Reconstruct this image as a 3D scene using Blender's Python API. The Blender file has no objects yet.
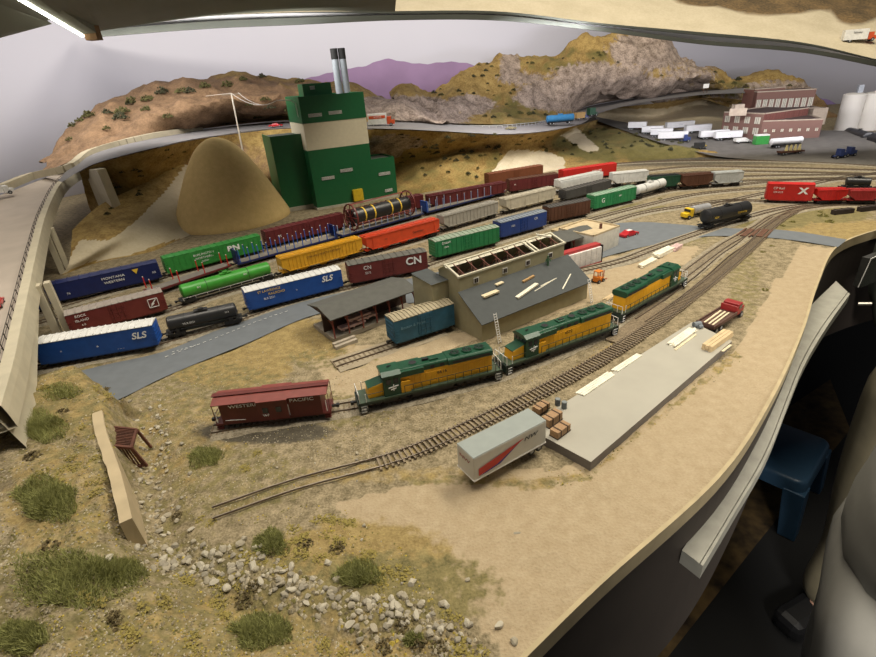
import bpy, math, random
import numpy as np
from mathutils import Vector, Matrix, noise
random.seed(7)
SC = bpy.context.scene
COL = SC.collection
PI = math.pi
# ------------------------------------------------------------------ camera
F, TH, RO, H = 499.0, math.radians(27.0), math.radians(4.2), .405
cam_d = bpy.data.cameras.new('camera'); cam = bpy.data.objects.new('camera', cam_d); COL.objects.link(cam)
cam_d.sensor_width = 36; cam_d.lens = 36 * F / 876; cam_d.clip_start = .02; cam_d.clip_end = 60
_fw = Vector((0, math.cos(TH), -math.sin(TH))); _up = Vector((0, math.sin(TH), math.cos(TH))); _rt = Vector((1, 0, 0))
_up2 = _up * math.cos(RO) + _rt * math.sin(RO); _rt2 = _rt * math.cos(RO) - _up * math.sin(RO)
m = Matrix((_rt2, _up2, -_fw)).transposed().to_4x4(); m.translation = Vector((0, 0, H)); cam.matrix_world = m
SC.camera = cam
SC.view_settings.view_transform = 'Standard'; SC.view_settings.look = 'None'
SC.view_settings.gamma = 1; SC.view_settings.use_curve_mapping = False
SC.view_settings.exposure = -.10
# ------------------------------------------------------------------ world + lights
w = bpy.data.worlds.new('room_light'); SC.world = w; w.use_nodes = True
w.node_tree.nodes['Background'].inputs[0].default_value = (.75, .78, .9, 1); w.node_tree.nodes['Background'].inputs[1].default_value = .08
def area(name, loc, tgt, sx, sy, power, col, spread=180):
    l = bpy.data.lights.new(name, 'AREA'); l.shape = 'RECTANGLE'; l.size = sx; l.size_y = sy; l.energy = power; l.color = col; l.spread = math.radians(spread)
    o = bpy.data.objects.new(name, l); COL.objects.link(o); o.location = loc
    o.rotation_euler = (Vector(tgt) - Vector(loc)).to_track_quat('-Z', 'Y').to_euler(); return o
area('ceiling_light_yard', (1.2, 1.25, 2.1), (.9, 1.1, 0), 1.8, .6, 66, (1, .91, .74))
area('ceiling_light_front', (-.1, .4, 2.2), (-.1, 1.6, 0), 1.6, .4, 40, (1, .91, .76))
area('ceiling_light_left', (-.7, 2.0, 2.0), (-.6, 1.9, 0), .9, .3, 14, (1, .92, .80))
area('shelf_light_left', (-.88, 1.88, .55), (-.85, 2.6, .10), 1.15, .06, 6, (1, .96, .92))
area('shelf_light_middle', (.42, 2.06, .50), (.45, 3.0, .1), .42, .06, 4.0, (.97, .95, 1))
area('shelf_light_right', (1.75, 2.0, .27), (2.3, 3.6, .30), 1.7, .06, 8.5, (.97, .95, 1))
area('aisle_fill_light', (.45, -.6, .22), (1.0, .6, -.35), .5, .3, 7.0, (1, .95, .88), 70)  # added fill at chest height to brighten the people; no real lamp there

# ------------------------------------------------------------------ pixel -> world helpers
def ray(x, y):
    u = (x - 438) / F; v = (y - 328.5) / F
    c, s = math.cos(RO), math.sin(RO)
    u, v = c * u - s * v, s * u + c * v
    return (u, math.cos(TH) - v * math.sin(TH), -math.sin(TH) - v * math.cos(TH))
def at(x, y, z=0.):
    d = ray(x, y); t = (z - H) / d[2]; return Vector((d[0] * t, d[1] * t, z))
def atY(x, y, Y):
    d = ray(x, y); t = Y / d[1]; return Vector((d[0] * t, Y, H + d[2] * t))
def proj(p):
    v = (p[0], p[1], p[2] - H)
    Z = v[1] * math.cos(TH) - v[2] * math.sin(TH)
    if Z < 1e-3: return (-9999, -9999)
    U = v[0] / Z; V = (-v[1] * math.sin(TH) - v[2] * math.cos(TH)) / Z
    c, s = math.cos(RO), math.sin(RO)
    return (c * U + s * V) * F + 438, (-s * U + c * V) * F + 328.5
def zat(base, py, z0=0.):           # height of the pixel row py straight above a base pixel
    b = at(base[0], base[1], z0); lo, hi = z0, z0 + 1.5
    for _ in range(40):
        mid = (lo + hi) / 2
        if proj((b.x, b.y, mid))[1] > py: lo = mid
        else: hi = mid
    return lo

# ------------------------------------------------------------------ materials
_mats = {}
def M(name, col, rough=.5, metal=0., var=.12, scale=90, emit=0, bump=0):
    if name in _mats: return _mats[name]
    mt = bpy.data.materials.new(name); mt.use_nodes = True; nt = mt.node_tree; b = nt.nodes['Principled BSDF']
    b.inputs['Roughness'].default_value = rough; b.inputs['Metallic'].default_value = metal
    tc = nt.nodes.new('ShaderNodeTexCoord'); nz = nt.nodes.new('ShaderNodeTexNoise'); nz.inputs['Scale'].default_value = scale
    nz.inputs['Detail'].default_value = 4; nt.links.new(tc.outputs['Object'], nz.inputs['Vector'])
    rp = nt.nodes.new('ShaderNodeValToRGB'); rp.color_ramp.elements[0].position = .3; rp.color_ramp.elements[1].position = .7
    rp.color_ramp.elements[0].color = tuple(c * (1 - var) for c in col) + (1,)
    rp.color_ramp.elements[1].color = tuple(min(1, c * (1 + var)) for c in col) + (1,)
    nt.links.new(nz.outputs['Fac'], rp.inputs['Fac']); nt.links.new(rp.outputs['Color'], b.inputs['Base Color'])
    if emit:
        b.inputs['Emission Color'].default_value = tuple(col) + (1,); b.inputs['Emission Strength'].default_value = emit
    if bump:
        bp = nt.nodes.new('ShaderNodeBump'); bp.inputs['Strength'].default_value = bump; bp.inputs['Distance'].default_value = .002
        nt.links.new(nz.outputs['Fac'], bp.inputs['Height']); nt.links.new(bp.outputs['Normal'], b.inputs['Normal'])
    _mats[name] = mt; return mt
def ground_mat(name, cols, masks, scale=60, bump=.6, fine=500):
    """cols: base (a,b) noise mixed; masks: list of (attribute, (colA, colB), noise breakup)"""
    if name in _mats: return _mats[name]
    mt = bpy.data.materials.new(name); mt.use_nodes = True; nt = mt.node_tree; b = nt.nodes['Principled BSDF']
    b.inputs['Roughness'].default_value = .95
    tc = nt.nodes.new('ShaderNodeTexCoord')
    def nz(sc, det=5):
        n = nt.nodes.new('ShaderNodeTexNoise'); n.inputs['Scale'].default_value = sc; n.inputs['Detail'].default_value = det
        nt.links.new(tc.outputs['Object'], n.inputs['Vector']); return n.outputs['Fac']
    def ramp(f, a, c, p0=.35, p1=.65):
        r = nt.nodes.new('ShaderNodeValToRGB'); r.color_ramp.elements[0].position = p0; r.color_ramp.elements[1].position = p1
        r.color_ramp.elements[0].color = tuple(a) + (1,); r.color_ramp.elements[1].color = tuple(c) + (1,)
        nt.links.new(f, r.inputs['Fac']); return r.outputs['Color']
    n1 = nz(scale); n2 = nz(fine, 2); n3 = nz(scale * .13, 3)
    add = nt.nodes.new('ShaderNodeMath'); add.operation = 'MULTIPLY_ADD'; add.inputs[1].default_value = .45
    nt.links.new(n2, add.inputs[0])
    ad2 = nt.nodes.new('ShaderNodeMath'); ad2.operation = 'MULTIPLY'; ad2.inputs[1].default_value = .55
    nt.links.new(n1, ad2.inputs[0]); nt.links.new(ad2.outputs[0], add.inputs[2])
    fac = add.outputs[0]
    cur = ramp(fac, *cols)
    for i, (attr, cc, brk) in enumerate(masks):
        at_ = nt.nodes.new('ShaderNodeAttribute'); at_.attribute_name = attr
        nn = nz(scale * (.5 + .35 * i), 4)
        ml = nt.nodes.new('ShaderNodeMath'); ml.operation = 'MULTIPLY_ADD'; ml.inputs[1].default_value = brk; ml.inputs[2].default_value = -.5 * brk
        nt.links.new(nn, ml.inputs[0])
        sm = nt.nodes.new('ShaderNodeMath'); sm.operation = 'ADD'; nt.links.new(ml.outputs[0], sm.inputs[0]); nt.links.new(at_.outputs['Fac'], sm.inputs[1])
        rr = nt.nodes.new('ShaderNodeMapRange'); rr.inputs[1].default_value = .35; rr.inputs[2].default_value = .65
        nt.links.new(sm.outputs[0], rr.inputs[0])
        mx = nt.nodes.new('ShaderNodeMix'); mx.data_type = 'RGBA'
        nt.links.new(rr.outputs[0], mx.inputs[0]); nt.links.new(cur, mx.inputs[6]); nt.links.new(ramp(fac, *cc), mx.inputs[7])
        cur = mx.outputs[2]
    nt.links.new(cur, b.inputs['Base Color'])
    if bump:
        bp = nt.nodes.new('ShaderNodeBump'); bp.inputs['Strength'].default_value = bump; bp.inputs['Distance'].default_value = .0025
        nt.links.new(fac, bp.inputs['Height']); nt.links.new(bp.outputs['Normal'], b.inputs['Normal'])
    _mats[name] = mt; return mt

BLACK = M('black_plastic', (.012, .012, .013), .5); STEEL = M('weathered_steel', (.035, .03, .028), .6, .3)
RAIL = M('rail_metal', (.30, .25, .20), .35, .8); RAILSIDE = M('rusty_rail', (.11, .075, .045), .8); TIE = M('wood_tie', (.19, .145, .09), .9, var=.4, scale=300)
WHITE = M('white_paint', (.72, .71, .67), .5); CREAM = M('cream_paint', (.62, .56, .40), .6)
YEL = M('loco_yellow', (.80, .40, .012), .4, var=.06); GRN = M('loco_green', (.008, .06, .028), .35, var=.15); BRASS = M('handrail_grey', (.45, .45, .42), .4)
LUMBER = M('fresh_lumber', (.72, .62, .42), .7, var=.12, scale=200); LUMW = M('pale_lumber', (.78, .74, .60), .7)
GLASS = M('dark_glass', (.02, .025, .03), .1)

# ------------------------------------------------------------------ mesh builder
class B:
    def __init__(s, *mats): s.v = []; s.f = []; s.mi = []; s.mats = list(mats)
    def q(s, pts, mi=0):
        n = len(s.v); s.v += [tuple(p) for p in pts]; s.f.append(tuple(range(n, n + len(pts)))); s.mi.append(mi)
    def mesh(s, vs, fs, mi=0):
        n = len(s.v); s.v += [tuple(p) for p in vs]; s.f += [tuple(i + n for i in f) for f in fs]; s.mi += [mi] * len(fs)
    def box(s, cx, cy, cz, sx, sy, sz, mi=0, rz=0, rx=0, ry=0):
        vs = []
        R = Matrix.Rotation(rz, 3, 'Z') @ Matrix.Rotation(ry, 3, 'Y') @ Matrix.Rotation(rx, 3, 'X') if (rz or rx or ry) else None
        for dz in (-.5, .5):
            for dx, dy in ((-.5, -.5), (.5, -.5), (.5, .5), (-.5, .5)):
                p = Vector((dx * sx, dy * sy, dz * sz))
                if R: p = R @ p
                vs.append((cx + p.x, cy + p.y, cz + p.z))
        s.mesh(vs, [(3, 2, 1, 0), (4, 5, 6, 7), (0, 1, 5, 4), (1, 2, 6, 5), (2, 3, 7, 6), (3, 0, 4, 7)], mi); return s
    def bb(s, x0, x1, y0, y1, z0, z1, mi=0): return s.box((x0 + x1) / 2, (y0 + y1) / 2, (z0 + z1) / 2, abs(x1 - x0), abs(y1 - y0), abs(z1 - z0), mi)
    def bar(s, a, b, t, mi=0, w=None):
        a = Vector(a); b = Vector(b); d = b - a; L = d.length
        if L < 1e-7: return s
        q = d.to_track_quat('X', 'Z').to_matrix(); w = w or t; vs = []
        for dx in (0, L):
            for dy, dz in ((-w / 2, -t / 2), (w / 2, -t / 2), (w / 2, t / 2), (-w / 2, t / 2)): vs.append(a + q @ Vector((dx, dy, dz)))
        s.mesh(vs, [(0, 3, 2, 1), (4, 5, 6, 7), (0, 1, 5, 4), (1, 2, 6, 5), (2, 3, 7, 6), (3, 0, 4, 7)], mi); return s
    def cyl(s, a, b, r, n=12, mi=0, r2=None):
        a = Vector(a); b = Vector(b); d = b - a; q = d.to_track_quat('Z', 'Y').to_matrix(); r2 = r if r2 is None else r2
        vs = []
        for k in range(n):
            c, sn = math.cos(2 * PI * k / n), math.sin(2 * PI * k / n)
            vs.append(a + q @ Vector((c * r, sn * r, 0)))
        for k in range(n):
            c, sn = math.cos(2 * PI * k / n), math.sin(2 * PI * k / n)
            vs.append(b + q @ Vector((c * r2, sn * r2, 0)))
        s.mesh(vs, [(k, (k + 1) % n, n + (k + 1) % n, n + k) for k in range(n)] + [tuple(range(n))[::-1], tuple(range(n, 2 * n))], mi); return s
    def prism(s, prof, x0, x1, mi=0, cap=True, capmi=None):   # prof: (y,z) outline extruded along x
        n = len(prof); vs = [(x0, y, z) for y, z in prof] + [(x1, y, z) for y, z in prof]
        s.mesh(vs, [(k, (k + 1) % n, n + (k + 1) % n, n + k) for k in range(n)], mi)
        if cap: s.mesh(vs, [tuple(range(n))[::-1], tuple(range(n, 2 * n))], mi if capmi is None else capmi)
        return s
    def tank(s, x0, x1, cz, r, n=16, mi=0, end=.25):
        rings = [(x0, .35), (x0 + end * r * .35, .8), (x0 + end * r, 1), (x1 - end * r, 1), (x1 - end * r * .35, .8), (x1, .35)]
        vs = []
        for x, k in rings:
            for j in range(n): vs.append((x, math.cos(2 * PI * j / n) * r * k, cz + math.sin(2 * PI * j / n) * r * k))
        fs = [(i * n + j, i * n + (j + 1) % n, (i + 1) * n + (j + 1) % n, (i + 1) * n + j) for i in range(5) for j in range(n)]
        s.mesh(vs, fs + [tuple(range(n))[::-1], tuple(range(5 * n, 6 * n))], mi); return s
    def data(s, name, smooth=False):
        me = bpy.data.meshes.new(name); me.from_pydata(s.v, [], s.f)
        for mt in s.mats: me.materials.append(mt)
        me.polygons.foreach_set('material_index', s.mi)
        if smooth: me.polygons.foreach_set('use_smooth', [True] * len(s.f))
        me.update(); return me
    def obj(s, name, parent=None, loc=None, rz=0, smooth=False, bevel=0):
        o = bpy.data.objects.new(name, s.data(name, smooth)); COL.objects.link(o)
        if parent: o.parent = parent
        if loc is not None: o.location = loc
        if rz: o.rotation_euler = (0, 0, rz)
        if bevel:
            md = o.modifiers.new('bevel', 'BEVEL'); md.width = bevel; md.segments = 2
        if smooth and not bevel:
            try: o.data.set_sharp_from_angle(angle=math.radians(40))
            except Exception: pass
        return o
def thing(name, label, cat, loc=(0, 0, 0), rz=0, group=None):
    o = bpy.data.objects.new(name, None); COL.objects.link(o); o.empty_display_size = .01
    o.location = loc; o.rotation_euler = (0, 0, rz); o['label'] = label; o['category'] = cat
    if group: o['group'] = group
    return o
def tag(o, label, cat, group=None, kind=None):
    o['label'] = label; o['category'] = cat
    if group: o['group'] = group
    if kind: o['kind'] = kind
    return o
def struct(o, kind='structure'): o['kind'] = kind; return o
def kids(o): return [c for c in bpy.data.objects if c.parent == o]
def dup(root, loc=None, rz=None, label=None, scale=None):
    c = root.copy(); COL.objects.link(c)
    if loc is not None: c.location = loc
    if rz is not None: c.rotation_euler = (0, 0, rz)
    if label: c['label'] = label
    if scale: c.scale = (scale,) * 3 if not isinstance(scale, tuple) else scale
    for k in kids(root):
        d = k.copy(); COL.objects.link(d); d.parent = c
        for g in kids(k):
            e = g.copy(); COL.objects.link(e); e.parent = d
    return c
def text(s, parent, loc, size, mat, face='-y', name='lettering', sx=1.0, shear=0, rz=0, align='CENTER', bold=0):
    cu = bpy.data.curves.new(name, 'FONT'); cu.body = s; cu.size = size; cu.extrude = .00012; cu.align_x = align; cu.align_y = 'CENTER'; cu.shear = shear
    cu.offset = bold; cu.materials.append(mat); o = bpy.data.objects.new(name, cu); COL.objects.link(o); o.parent = parent; o.location = loc
    if face == '-y': o.rotation_euler = (PI / 2, 0, 0)
    elif face == '-x': o.rotation_euler = (PI / 2, 0, -PI / 2)
    elif face == '+x': o.rotation_euler = (PI / 2, 0, PI / 2)
    elif face == 'top': o.rotation_euler = (0, 0, rz)
    o.scale = (sx, 1, 1); me = bpy.data.meshes.new_from_object(o); q = bpy.data.objects.new(name, me); COL.objects.link(q); q.parent = parent; q.location = o.location; q.rotation_euler = o.rotation_euler; q.scale = o.scale
    bpy.data.objects.remove(o); return q

def resample(pts, n):
    pts = [Vector(p) for p in pts]
    P = [pts[0] * 2 - pts[1]] + pts + [pts[-1] * 2 - pts[-2]]
    dense = []
    for i in range(1, len(P) - 2):
        for k in range(16):
            t = k / 16; a, b, c, d = P[i - 1], P[i], P[i + 1], P[i + 2]
            dense.append(.5 * ((2 * b) + (c - a) * t + (2 * a - 5 * b + 4 * c - d) * t * t + (3 * b - a - 3 * c + d) * t ** 3))
    dense.append(pts[-1]); L = [0]
    for i in range(1, len(dense)): L.append(L[-1] + (dense[i] - dense[i - 1]).length)
    out = []; j = 0
    for k in range(n):
        t = L[-1] * k / (n - 1)
        while j < len(L) - 2 and L[j + 1] < t: j += 1
        f = (t - L[j]) / max(1e-9, L[j + 1] - L[j]); out.append(dense[j].lerp(dense[j + 1], min(1, max(0, f))))
    return out
def plen(pts): return sum((Vector(pts[i + 1]) - Vector(pts[i])).length for i in range(len(pts) - 1))
def blob(p, blobs):
    x, y = proj(p); v = 0
    for b in blobs:
        d = ((x - b[0]) / b[2]) ** 2 + ((y - b[1]) / b[3]) ** 2
        v = max(v, (b[4] if len(b) > 4 else 1) * max(0, min(1, 1.6 - d)))
    return v
def loft(name, rows, nu, nv, mat, amp=0, freq=8, masks=None, lin=False, smooth=True, edge=True, rough_mask=None):
    R = [resample(r, nu) for r in rows]; cols = []
    for i in range(nu):
        col = [r[i] for r in R]
        if lin:
            out = []; seg = len(col) - 1
            for k in range(nv):
                t = k / (nv - 1) * seg; j = min(seg - 1, int(t)); out.append(col[j].lerp(col[j + 1], t - j))
            cols.append(out)
        else: cols.append(resample(col, nv))
    vs = []
    for i in range(nu):
        for k in range(nv):
            p = cols[i][k].copy()
            if amp:
                e = 1.0 if not edge else min(1, k / (nv * .08 + 1), (nv - 1 - k) / (nv * .04 + 1))
                n = noise.fractal(p * freq, 1.0, 2.1, 4); r = abs(noise.fractal(p * freq * 1.7 + Vector((5, 3, 1)), 1., 2., 4))
                p.z += amp * e * (n - r * .6); p.y += amp * .5 * e * noise.noise(p * freq * 1.3 + Vector((9, 9, 9)))
            vs.append(p)
    fs = [(i * nv + k, (i + 1) * nv + k, (i + 1) * nv + k + 1, i * nv + k + 1) for i in range(nu - 1) for k in range(nv - 1)]
    b = B(mat); b.mesh(vs, fs); o = b.obj(name, smooth=smooth)
    for mn, bl in (masks or {}).items():
        a = o.data.attributes.new(mn, 'FLOAT', 'POINT')
        a.data.foreach_set('value', [bl(p) if callable(bl) else blob(p, bl) for p in vs])
    struct(o); o['_loft'] = 1; del o['_loft']
    return o, vs
# ------------------------------------------------------------------ ground of the layout
from mathutils.bvhtree import BVHTree
from mathutils.geometry import delaunay_2d_cdt
BV = []
def addbv(vs, fs): BV.append(BVHTree.FromPolygons([tuple(v) for v in vs], fs))
def hit(px, py):
    d = Vector(ray(px, py)).normalized(); o = Vector((0, 0, H)); best = None
    for t in BV:
        r = t.ray_cast(o, d)
        if r[0] is not None and (best is None or r[3] < best[1]): best = (r[0], r[3], r[1])
    return (best[0], best[2]) if best else (at(px, py), Vector((0, 0, 1)))
EP = [(520, 657), (600, 580), (717, 475), (768, 400), (800, 332), (816, 283), (835, 247), (876, 230), (940, 216), (1040, 196)]
EW = [at(*p) for p in EP]
EW = [Vector((-1.7, -.30, 0)), Vector((-.35, .02, 0)), at(440, 735)] + EW
EDGE = resample(EW, 160); ex = [p.x for p in EDGE]; ey = [p.y for p in EDGE]
def yedge(x): return np.interp(x, ex, ey)
GW = [(at(-90, 408, .05), 0, .02), (at(30, 373, .05), 0, .02), (at(85, 356, .05), 0, .02), (at(120, 388, .04), 0, .03), (at(146, 405), .015, .03), (at(158, 440), .022, .022), (at(162, 480), .022, .025), (at(168, 512), .018, .03),
      (at(175, 540), .0, .08), (at(240, 592), 0, .14), (at(330, 628), 0, .16), (at(430, 655), 0, .18), (at(600, 720), 0, .2)]
def sstep(t): t = np.clip(t, 0, 1); return t * t * (3 - 2 * t)
def deckz(X, Y):
    X = np.asarray(X, float); Y = np.asarray(Y, float); best = np.full(X.shape, 1e9); sg = np.zeros(X.shape); a_ = np.zeros(X.shape); w_ = np.ones(X.shape)
    for i in range(len(GW) - 1):
        (p, a0, w0), (q, a1, w1) = GW[i], GW[i + 1]
        dx, dy = q.x - p.x, q.y - p.y; L2 = dx * dx + dy * dy
        t = np.clip(((X - p.x) * dx + (Y - p.y) * dy) / L2, 0, 1)
        ux, uy = X - p.x - t * dx, Y - p.y - t * dy; d = np.hypot(ux, uy)
        s = np.where(dx * uy - dy * ux < 0, 1, -1)
        mk = d < best; best = np.where(mk, d, best); sg = np.where(mk, s, sg); a_ = np.where(mk, a0 + (a1 - a0) * t, a_); w_ = np.where(mk, w0 + (w1 - w0) * t, w_)
    px_ = [g[0].x for g in GW] + [GW[-1][0].x, -3, -3]; py_ = [g[0].y for g in GW] + [-2, -2, GW[0][0].y]; ins = np.zeros(X.shape, bool); j = len(px_) - 1
    for i in range(len(px_)):
        c = ((py_[i] > Y) != (py_[j] > Y)) & (X < (px_[j] - px_[i]) * (Y - py_[i]) / (py_[j] - py_[i] + 1e-12) + px_[i]); ins ^= c; j = i
    d = best * np.where(ins, 1, -1)
    z = .05 * sstep((d - a_) / w_) + .012 * sstep((d - .12) / .3)
    near = (Y < .62)
    z = z - np.where(near, .010 * np.exp(-(np.maximum(d + .012, 0) * (d > -.012) * 0 + (d - .012)) ** 2 / .0006), 0) * (1 - sstep((Y - .5) / .12))
    return z, d
xs = np.concatenate([np.arange(-1.75, -.82, .03), np.arange(-.82, .62, .007), np.arange(.62, 1.15, .014), np.arange(1.15, 4.2, .05)])
ys = np.concatenate([np.arange(-.32, .02, .03), np.arange(.02, .85, .007), np.arange(.85, 1.4, .016), np.arange(1.4, 4.3, .05)])
X, Y = np.meshgrid(xs, ys, indexing='ij'); YE = yedge(X); Y2 = np.maximum(Y, YE)
Z, D = deckz(X, Y2)
nv = len(ys); vs = []
for i in range(len(xs)):
    for j in range(nv):
        x, y, z = X[i, j], Y2[i, j], Z[i, j]
        p = Vector((x, y, 0)); k = .0022 + .006 * min(1, max(0, D[i, j] * 12))
        if y < 1.2: z += k * noise.fractal(p * 26, 1, 2, 4) * (1 if y > YE[i, j] + .02 else .3)
        vs.append((x, y, z))
fs = []
for i in range(len(xs) - 1):
    for j in range(nv - 1):
        if Y2[i, j + 1] - Y2[i, j] < 1e-6 and Y2[i + 1, j + 1] - Y2[i + 1, j] < 1e-6: continue
        fs.append((i * nv + j, (i + 1) * nv + j, (i + 1) * nv + j + 1, i * nv + j + 1))
sand = ((.30, .235, .145), (.42, .345, .23))
deckm = ground_mat('layout_ground', ((.115, .09, .045), (.37, .30, .185)), [
    ('sand', ((.34, .26, .155), (.42, .335, .215)), .8),
    ('ochre', ((.20, .14, .05), (.36, .27, .11)), 1.2),
    ('olive', ((.11, .095, .035), (.25, .205, .085)), 1.3),
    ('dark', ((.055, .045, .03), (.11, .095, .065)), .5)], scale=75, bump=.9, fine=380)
b = B(deckm); b.mesh(vs, fs); ground = b.obj('floor_layout_deck', smooth=True); struct(ground); addbv(vs, fs)
def pip(x, y, poly):
    c = False; j = len(poly) - 1
    for i in range(len(poly)):
        if (poly[i][1] > y) != (poly[j][1] > y) and x < (poly[j][0] - poly[i][0]) * (y - poly[i][1]) / (poly[j][1] - poly[i][1]) + poly[i][0]: c = not c
        j = i
    return c
sandpoly = [(330, 505), (470, 470), (560, 470), (735, 352), (765, 300), (800, 245), (900, 255), (760, 470), (520, 680), (470, 610), (420, 570)]
sandpoly2 = [(300, 345), (340, 400), (460, 345), (600, 300), (690, 262), (700, 245), (600, 258), (470, 330), (395, 345)]
ochre = [(230, 365, 60, 22), (300, 340, 50, 20), (400, 475, 110, 10, .5), (870, 232, 50, 12, .8), (820, 228, 50, 10, .7), (60, 400, 60, 40, .7), (180, 440, 60, 50, .5), (250, 640, 200, 50, .6), (60, 500, 60, 60, .6), (360, 560, 90, 40, .8)]
olive = [(120, 480, 110, 110, .45), (150, 600, 260, 70, .52), (210, 390, 90, 30, .5), (340, 410, 60, 20, .5), (230, 480, 80, 40, .5), (400, 590, 100, 40, .7), (60, 400, 70, 50, .5), (640, 210, 30, 6, .9), (770, 222, 40, 8, .9), (660, 240, 60, 8, .5), (745, 285, 18, 40, .5), (830, 215, 40, 8, .9),  (440, 480, 60, 6, .5), (330, 360, 50, 12, .5)]
weedp = [(430, 476), (540, 478), (590, 470), (735, 350), (742, 358), (660, 420), (590, 480), (540, 492), (470, 486)]
sidep = [(225, 515), (400, 462), (545, 398), (640, 335), (655, 322), (648, 318), (540, 388), (400, 452), (215, 506)]
dark = [(265, 432, 70, 12, .8), (430, 410, 90, 8, .35), (600, 160, 300, 7, .6), (760, 152, 120, 9, .9), (700, 190, 160, 30, .25)]  # shadows below caboose and locomotive painted into the ground; far blobs are dark soil
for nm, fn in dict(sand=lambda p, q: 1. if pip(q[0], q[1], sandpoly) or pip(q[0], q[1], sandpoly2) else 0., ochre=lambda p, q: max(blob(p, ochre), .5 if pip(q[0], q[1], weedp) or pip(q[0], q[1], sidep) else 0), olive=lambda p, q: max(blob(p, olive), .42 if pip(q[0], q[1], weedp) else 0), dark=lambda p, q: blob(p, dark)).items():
    a = ground.data.attributes.new(nm, 'FLOAT', 'POINT'); a.data.foreach_set('value', [fn(p, proj(p)) for p in vs])
# plywood rim and hardboard fascia following the deck edge
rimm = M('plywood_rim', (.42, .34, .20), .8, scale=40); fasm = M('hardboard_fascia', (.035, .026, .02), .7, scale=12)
E2 = [p for p in EDGE]
b = B(rimm)
n = len(E2)
def off(i, d):
    a = E2[max(0, i - 1)]; c = E2[min(n - 1, i + 1)]; t = (c - a).normalized(); return Vector((E2[i].x + t.y * d, E2[i].y - t.x * d, 0))
prof = [(0, -.002), (0, .0015), (.004, .0015), (.004, -.02), (0, -.02)]
for i in range(n - 1):
    for k in range(len(prof) - 1):
        P0, P1 = off(i, prof[k][0]), off(i + 1, prof[k][0]); Q0, Q1 = off(i, prof[k + 1][0]), off(i + 1, prof[k + 1][0])
        b.q([(P0.x, P0.y, prof[k][1]), (P1.x, P1.y, prof[k][1]), (Q1.x, Q1.y, prof[k + 1][1]), (Q0.x, Q0.y, prof[k + 1][1])])
struct(b.obj('trim_1_deck_rim'))
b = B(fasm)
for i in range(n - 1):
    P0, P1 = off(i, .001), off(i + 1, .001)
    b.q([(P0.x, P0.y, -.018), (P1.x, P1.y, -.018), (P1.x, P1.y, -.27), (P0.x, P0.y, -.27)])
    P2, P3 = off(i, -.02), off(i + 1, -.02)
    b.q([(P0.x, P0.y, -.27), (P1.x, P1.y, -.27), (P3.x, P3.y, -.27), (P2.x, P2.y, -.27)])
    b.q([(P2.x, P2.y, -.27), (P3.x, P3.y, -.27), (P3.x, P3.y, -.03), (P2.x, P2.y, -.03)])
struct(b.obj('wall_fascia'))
# curved grey ledge below the deck edge
shm = M('grey_laminate_ledge', (.33, .32, .27), .6, scale=60, var=.1)
outer = [(703, 566), (735, 512), (768, 455), (790, 400), (806, 362), (828, 325), (850, 294)]
inner = [(682, 550), (712, 505), (745, 448), (768, 395), (780, 360), (800, 318), (836, 281)]
O = resample([at(x, y, -.07) for x, y in outer], 40); I = resample([at(x, y, -.07) for x, y in inner], 40)
b = B(shm, M('ledge_groove', (.10, .095, .08), .8))
for i in range(39):
    def L(P, Q, t, z): v = P.lerp(Q, t); return (v.x, v.y, z)
    prof = [(0, -.09), (0, -.07), (.84, -.07), (.85, -.072), (.87, -.072), (.88, -.07), (1, -.07), (1, -.09)]
    for k in range(len(prof) - 1):
        (t0, z0), (t1, z1) = prof[k], prof[k + 1]
        b.q([L(I[i], O[i], t0, z0), L(I[i], O[i], t1, z1), L(I[i + 1], O[i + 1], t1, z1), L(I[i + 1], O[i + 1], t0, z0)], 1 if k == 3 else 0)
    b.q([L(I[i], O[i], 0, -.09), L(I[i + 1], O[i + 1], 0, -.09), L(I[i + 1], O[i + 1], 1, -.09), L(I[i], O[i], 1, -.09)])
for i in (0, 39): b.q([(I[i].x, I[i].y, -.07), (O[i].x, O[i].y, -.07), (O[i].x, O[i].y, -.09), (I[i].x, I[i].y, -.09)])
tag(b.obj('curved_ledge'), 'long curved grey ledge board mounted below the sandy deck edge', 'shelf')
# ------------------------------------------------------------------ room
FZ = -1.2
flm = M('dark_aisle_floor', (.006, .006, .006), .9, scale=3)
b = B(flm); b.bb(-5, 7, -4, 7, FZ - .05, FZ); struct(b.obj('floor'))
cpm = ground_mat('patterned_carpet', ((.015, .009, .004), (.16, .10, .035)), [], scale=9, bump=0, fine=22)
b = B(cpm); ca = [at(520, 700, FZ), at(664, 662, FZ), at(756, 545, FZ), at(850, 430, FZ), at(830, 380, FZ), at(740, 440, FZ), at(560, 560, FZ)]
b.q([(p.x, p.y, FZ + .004) for p in ca]); b.q([(p.x, p.y, FZ + .0005) for p in ca][::-1])
o = b.obj('aisle_carpet'); tag(o, 'brown mottled carpet runner on the dark floor below the layout', 'carpet')
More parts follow.
